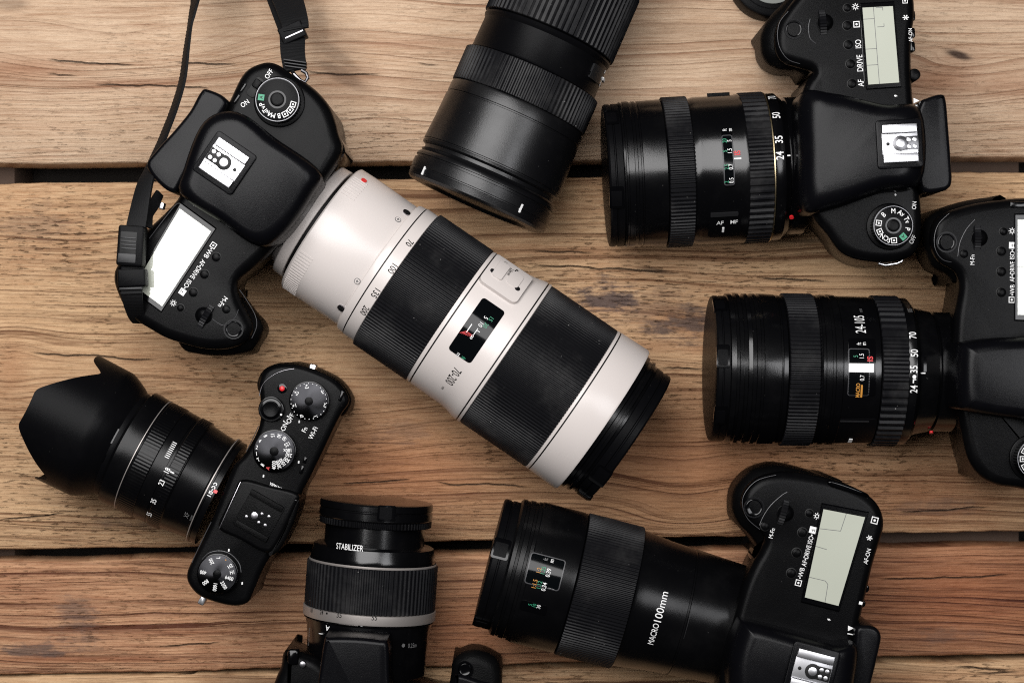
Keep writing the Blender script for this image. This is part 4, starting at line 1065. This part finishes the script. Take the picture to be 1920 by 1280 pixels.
def plank(name, top, bot, mat, seed, zt=0.0, parent=None):
    """top and bottom edge as (px at the left, px at the right); a wavy-edged board 22 mm thick"""
    b = MB(); x0, x1, st = -420.0, 420.0, 3.0
    n = int((x1-x0)/st)+1; vs = []; fs = []
    yl = lambda e, x: e[0]+(e[1]-e[0])*((x*3.716+960)/1920)
    for i in range(n):
        x = x0+i*st
        j1 = mnoise.noise(Vector((x*.02, seed, 0)))*1.2+mnoise.noise(Vector((x*.15, seed, 4)))*.45
        j2 = mnoise.noise(Vector((x*.02, seed+9, 0)))*1.2+mnoise.noise(Vector((x*.15, seed+9, 4)))*.45
        ya = (640-yl(top, x))/3.716+j1; yb = (640-yl(bot, x))/3.716+j2
        c1 = 1.0+1.1*abs(mnoise.noise(Vector((x*.06, seed, 8)))); c2 = 1.0+1.1*abs(mnoise.noise(Vector((x*.06, seed+5, 8))))
        row = [(ya+.3, -22), (ya, -c1*1.6), (ya-c1*.4, -c1*.5), (ya-c1, 0)]
        row += [(ya+(yb-ya)*t, 0) for t in (.2, .4, .6, .8)]
        row += [(yb+c2, 0), (yb+c2*.4, -c2*.5), (yb, -c2*1.6), (yb-.3, -22)]
        vs += [(x, y, z+zt) for y, z in row]
    m = 12
    for i in range(n-1):
        for k in range(m-1): fs.append([i*m+k, i*m+k+1, (i+1)*m+k+1, (i+1)*m+k])
        fs.append([i*m+m-1, i*m, (i+1)*m, (i+1)*m+m-1])
    fs.append(list(range(m))[::-1]); fs.append([(n-1)*m+k for k in range(m)])
    b.add(vs, fs, mat)
    return b.build(name, parent, 40)
table = bpy.data.objects.new('tabletop', None); COL.objects.link(table); table['kind'] = 'structure'
TONE1 = ((.54, .37, .24), (.40, .23, .125), (.68, .51, .36))
TONE2 = ((.57, .34, .175), (.33, .145, .06), (.72, .50, .295))
TONE3 = ((.47, .225, .11), (.27, .095, .042), (.68, .41, .235))
w1 = wood('pine board pale', 3.3, TONE1, (.27, .13, .068), 1.15, .2, dict(
    knots=((1795, 103, 60, 20, .9), (210, 60, 400, 60, .3)),
    waves=((150, 130, 300, 60, 6), (640, 140, 260, 120, -9), (1800, 150, 150, 70, 8), (250, 90, 160, 60, 5)),
    red=((30, 130, 120, 24, .75), (230, 158, 160, 12, .5), (1750, 150, 110, 36, .8), (1900, 160, 130, 28, .55), (770, 82, 120, 9, .5), (890, 175, 100, 12, .5), (650, 150, 70, 26, .4)),
    dark=((1797, 103, 30, 9, .95, R(-16)), (598, 58, 22, 60, .25, 0), (640, 140, 60, 18, .4, R(-30)), (625, 100, 70, 16, .3, R(-35)), (1250, 60, 200, 20, .12, 0), (20, 8, 40, 14, .4, 0)),
    cracks=((90, 113, 260, 122), (90, 140, 150, 142), (180, 157, 400, 166), (575, 136, 720, 140), (330, 118, 450, 122), (785, 120, 830, 122), (1500, 35, 1560, 36)),
    rough=((660, 260, 120, 60, .6), (200, 260, 250, 40, .4)),), 5.4, .3)
w2 = wood('pine board worn', 8.1, TONE2, (.15, .06, .024), 1.3, .8, dict(
    knots=((1290, 955, 150, 40, .85), (350, 640, 60, 22, .6), (20, 690, 70, 60, .7), (1500, 560, 120, 20, .5)),
    waves=((1150, 560, 220, 80, -8), (130, 440, 160, 90, 7), (600, 820, 200, 90, 6), (1280, 930, 120, 60, 10)),
    red=((1320, 880, 380, 150, .9), (1700, 930, 260, 80, .7), (740, 880, 300, 120, .95), (20, 690, 40, 60, .55), (330, 690, 90, 40, .35), (1200, 650, 120, 14, .5), (1640, 940, 200, 40, .3), (1060, 470, 200, 10, .5), (1320, 655, 60, 12, .6), (1300, 470, 200, 18, .35)),  # the patch lower left of the white lens paints its shadow into the wood
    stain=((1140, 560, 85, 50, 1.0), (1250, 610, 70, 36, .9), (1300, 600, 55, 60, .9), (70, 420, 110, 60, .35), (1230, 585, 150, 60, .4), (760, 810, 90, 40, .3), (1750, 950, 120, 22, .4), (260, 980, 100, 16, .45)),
    rough=((110, 450, 190, 80, 1.0), (1200, 560, 200, 90, .8), (100, 960, 200, 50, .8), (700, 960, 300, 40, .5), (200, 560, 160, 50, .5)),
    dark=((1520, 452, 60, 5, .5, 0), (120, 505, 30, 5, .4, 0), (190, 510, 20, 4, .5, 0), (1230, 507, 40, 5, .6, R(-10))),
    cracks=((60, 661, 300, 676), (1000, 497, 1260, 510), (1000, 470, 1120, 476), (1240, 690, 1340, 692), (0, 975, 130, 960), (820, 905, 1000, 912), (1420, 520, 1560, 528), (1690, 960, 1860, 950), (640, 905, 780, 900)),), 7.0, .5)
w3 = wood('pine board reddish', 15.7, TONE3, (.095, .028, .011), 1.6, .3, dict(
    knots=((1742, 1096, 60, 16, .9), (1200, 1110, 130, 30, .4)),
    waves=((200, 1180, 300, 60, 4), (1700, 1140, 200, 50, -4)),
    stain=((140, 1150, 55, 45, .6), (60, 1215, 120, 22, .8), (1770, 1190, 120, 22, .35), (150, 1200, 70, 30, .6)),
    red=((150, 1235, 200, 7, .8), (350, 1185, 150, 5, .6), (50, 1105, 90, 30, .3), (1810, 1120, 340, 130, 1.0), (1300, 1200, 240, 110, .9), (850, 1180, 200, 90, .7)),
    rough=((40, 1100, 90, 50, .6), (150, 1170, 60, 60, .6)),
    cracks=((1650, 1085, 1900, 1080), (300, 1210, 420, 1205)),), 4.6, .5)
w4 = wood('pine board split', 21.2, TONE2, (.10, .038, .017), 1.3, .6, dict(
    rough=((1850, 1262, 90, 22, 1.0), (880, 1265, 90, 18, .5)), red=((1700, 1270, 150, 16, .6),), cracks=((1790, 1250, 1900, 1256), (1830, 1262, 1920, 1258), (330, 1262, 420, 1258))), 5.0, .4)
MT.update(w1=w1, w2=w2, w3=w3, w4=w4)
plank('plank', (-420, -430), (307, 295), 'w1', 1.0, parent=table)
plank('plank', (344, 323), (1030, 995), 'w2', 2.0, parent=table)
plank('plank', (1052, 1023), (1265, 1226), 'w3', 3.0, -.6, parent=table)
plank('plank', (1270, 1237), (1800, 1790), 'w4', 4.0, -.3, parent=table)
MT['under'] = simple('dirty support timber', (.075, .045, .03), .8, grain=.5, gscale=200, gdist=.001)
MT['floor'] = simple('dark floor', (.02, .015, .012), .9)
for xa, xb in ((-420, -257), (188, 262)):
    b = MB(); b.box(((xa+xb)/2, 0), xb-xa, 620, -60, -23, 'under', 0, .5); b.build('batten', table)
b = MB(); b.box((0, 0), 1600, 1200, -72, -62, 'floor', 0, .5); o = b.build('floor'); o['kind'] = 'structure'

# ================================================================== light, world, camera
w = bpy.data.worlds.new('World'); scene.world = w; w.use_nodes = True
w.node_tree.nodes['Background'].inputs[0].default_value = (.9, .95, 1.0, 1); w.node_tree.nodes['Background'].inputs[1].default_value = .009
def softbox(name, loc, target, sx, sy, watts, col):
    l = bpy.data.lights.new(name, 'AREA'); l.shape = 'RECTANGLE'; l.size = sx; l.size_y = sy; l.energy = watts; l.color = col
    o = bpy.data.objects.new(name, l); COL.objects.link(o); o.location = loc
    o.rotation_euler = (Vector(target)-Vector(loc)).to_track_quat('-Z', 'Y').to_euler()
    return o
softbox('softbox_key', (-.23, .375, .95), (-.19, .26, 0), .68, .82, 14.2, (1.0, .985, .98))
softbox('softbox_fill', (.55, .07, 1.15), (.47, .04, 0), .40, .42, 3.9, (.98, .98, 1.0))
cd = bpy.data.cameras.new('camera'); co = bpy.data.objects.new('camera', cd); COL.objects.link(co)
co.location = (0, 0, CAM_H*S); co.rotation_euler = (0, 0, 0)
cd.sensor_width = 36; cd.lens = 36*FPX/1920; cd.clip_start = .01; cd.clip_end = 20
cd.dof.use_dof = True; cd.dof.focus_distance = (CAM_H-72)*S; cd.dof.aperture_fstop = 11
scene.camera = co
scene.render.resolution_x = 1024; scene.render.resolution_y = 682
scene.view_settings.view_transform = 'Standard'; scene.view_settings.look = 'None'
scene.view_settings.exposure = .10; scene.view_settings.gamma = 1
scene.render.engine = 'CYCLES'
scene.cycles.use_denoising = False
scene.cycles.max_bounces = 4; scene.cycles.diffuse_bounces = 1; scene.cycles.glossy_bounces = 2
scene.cycles.use_adaptive_sampling = True; scene.cycles.adaptive_threshold = .01
scene.cycles.filter_width = 1.1
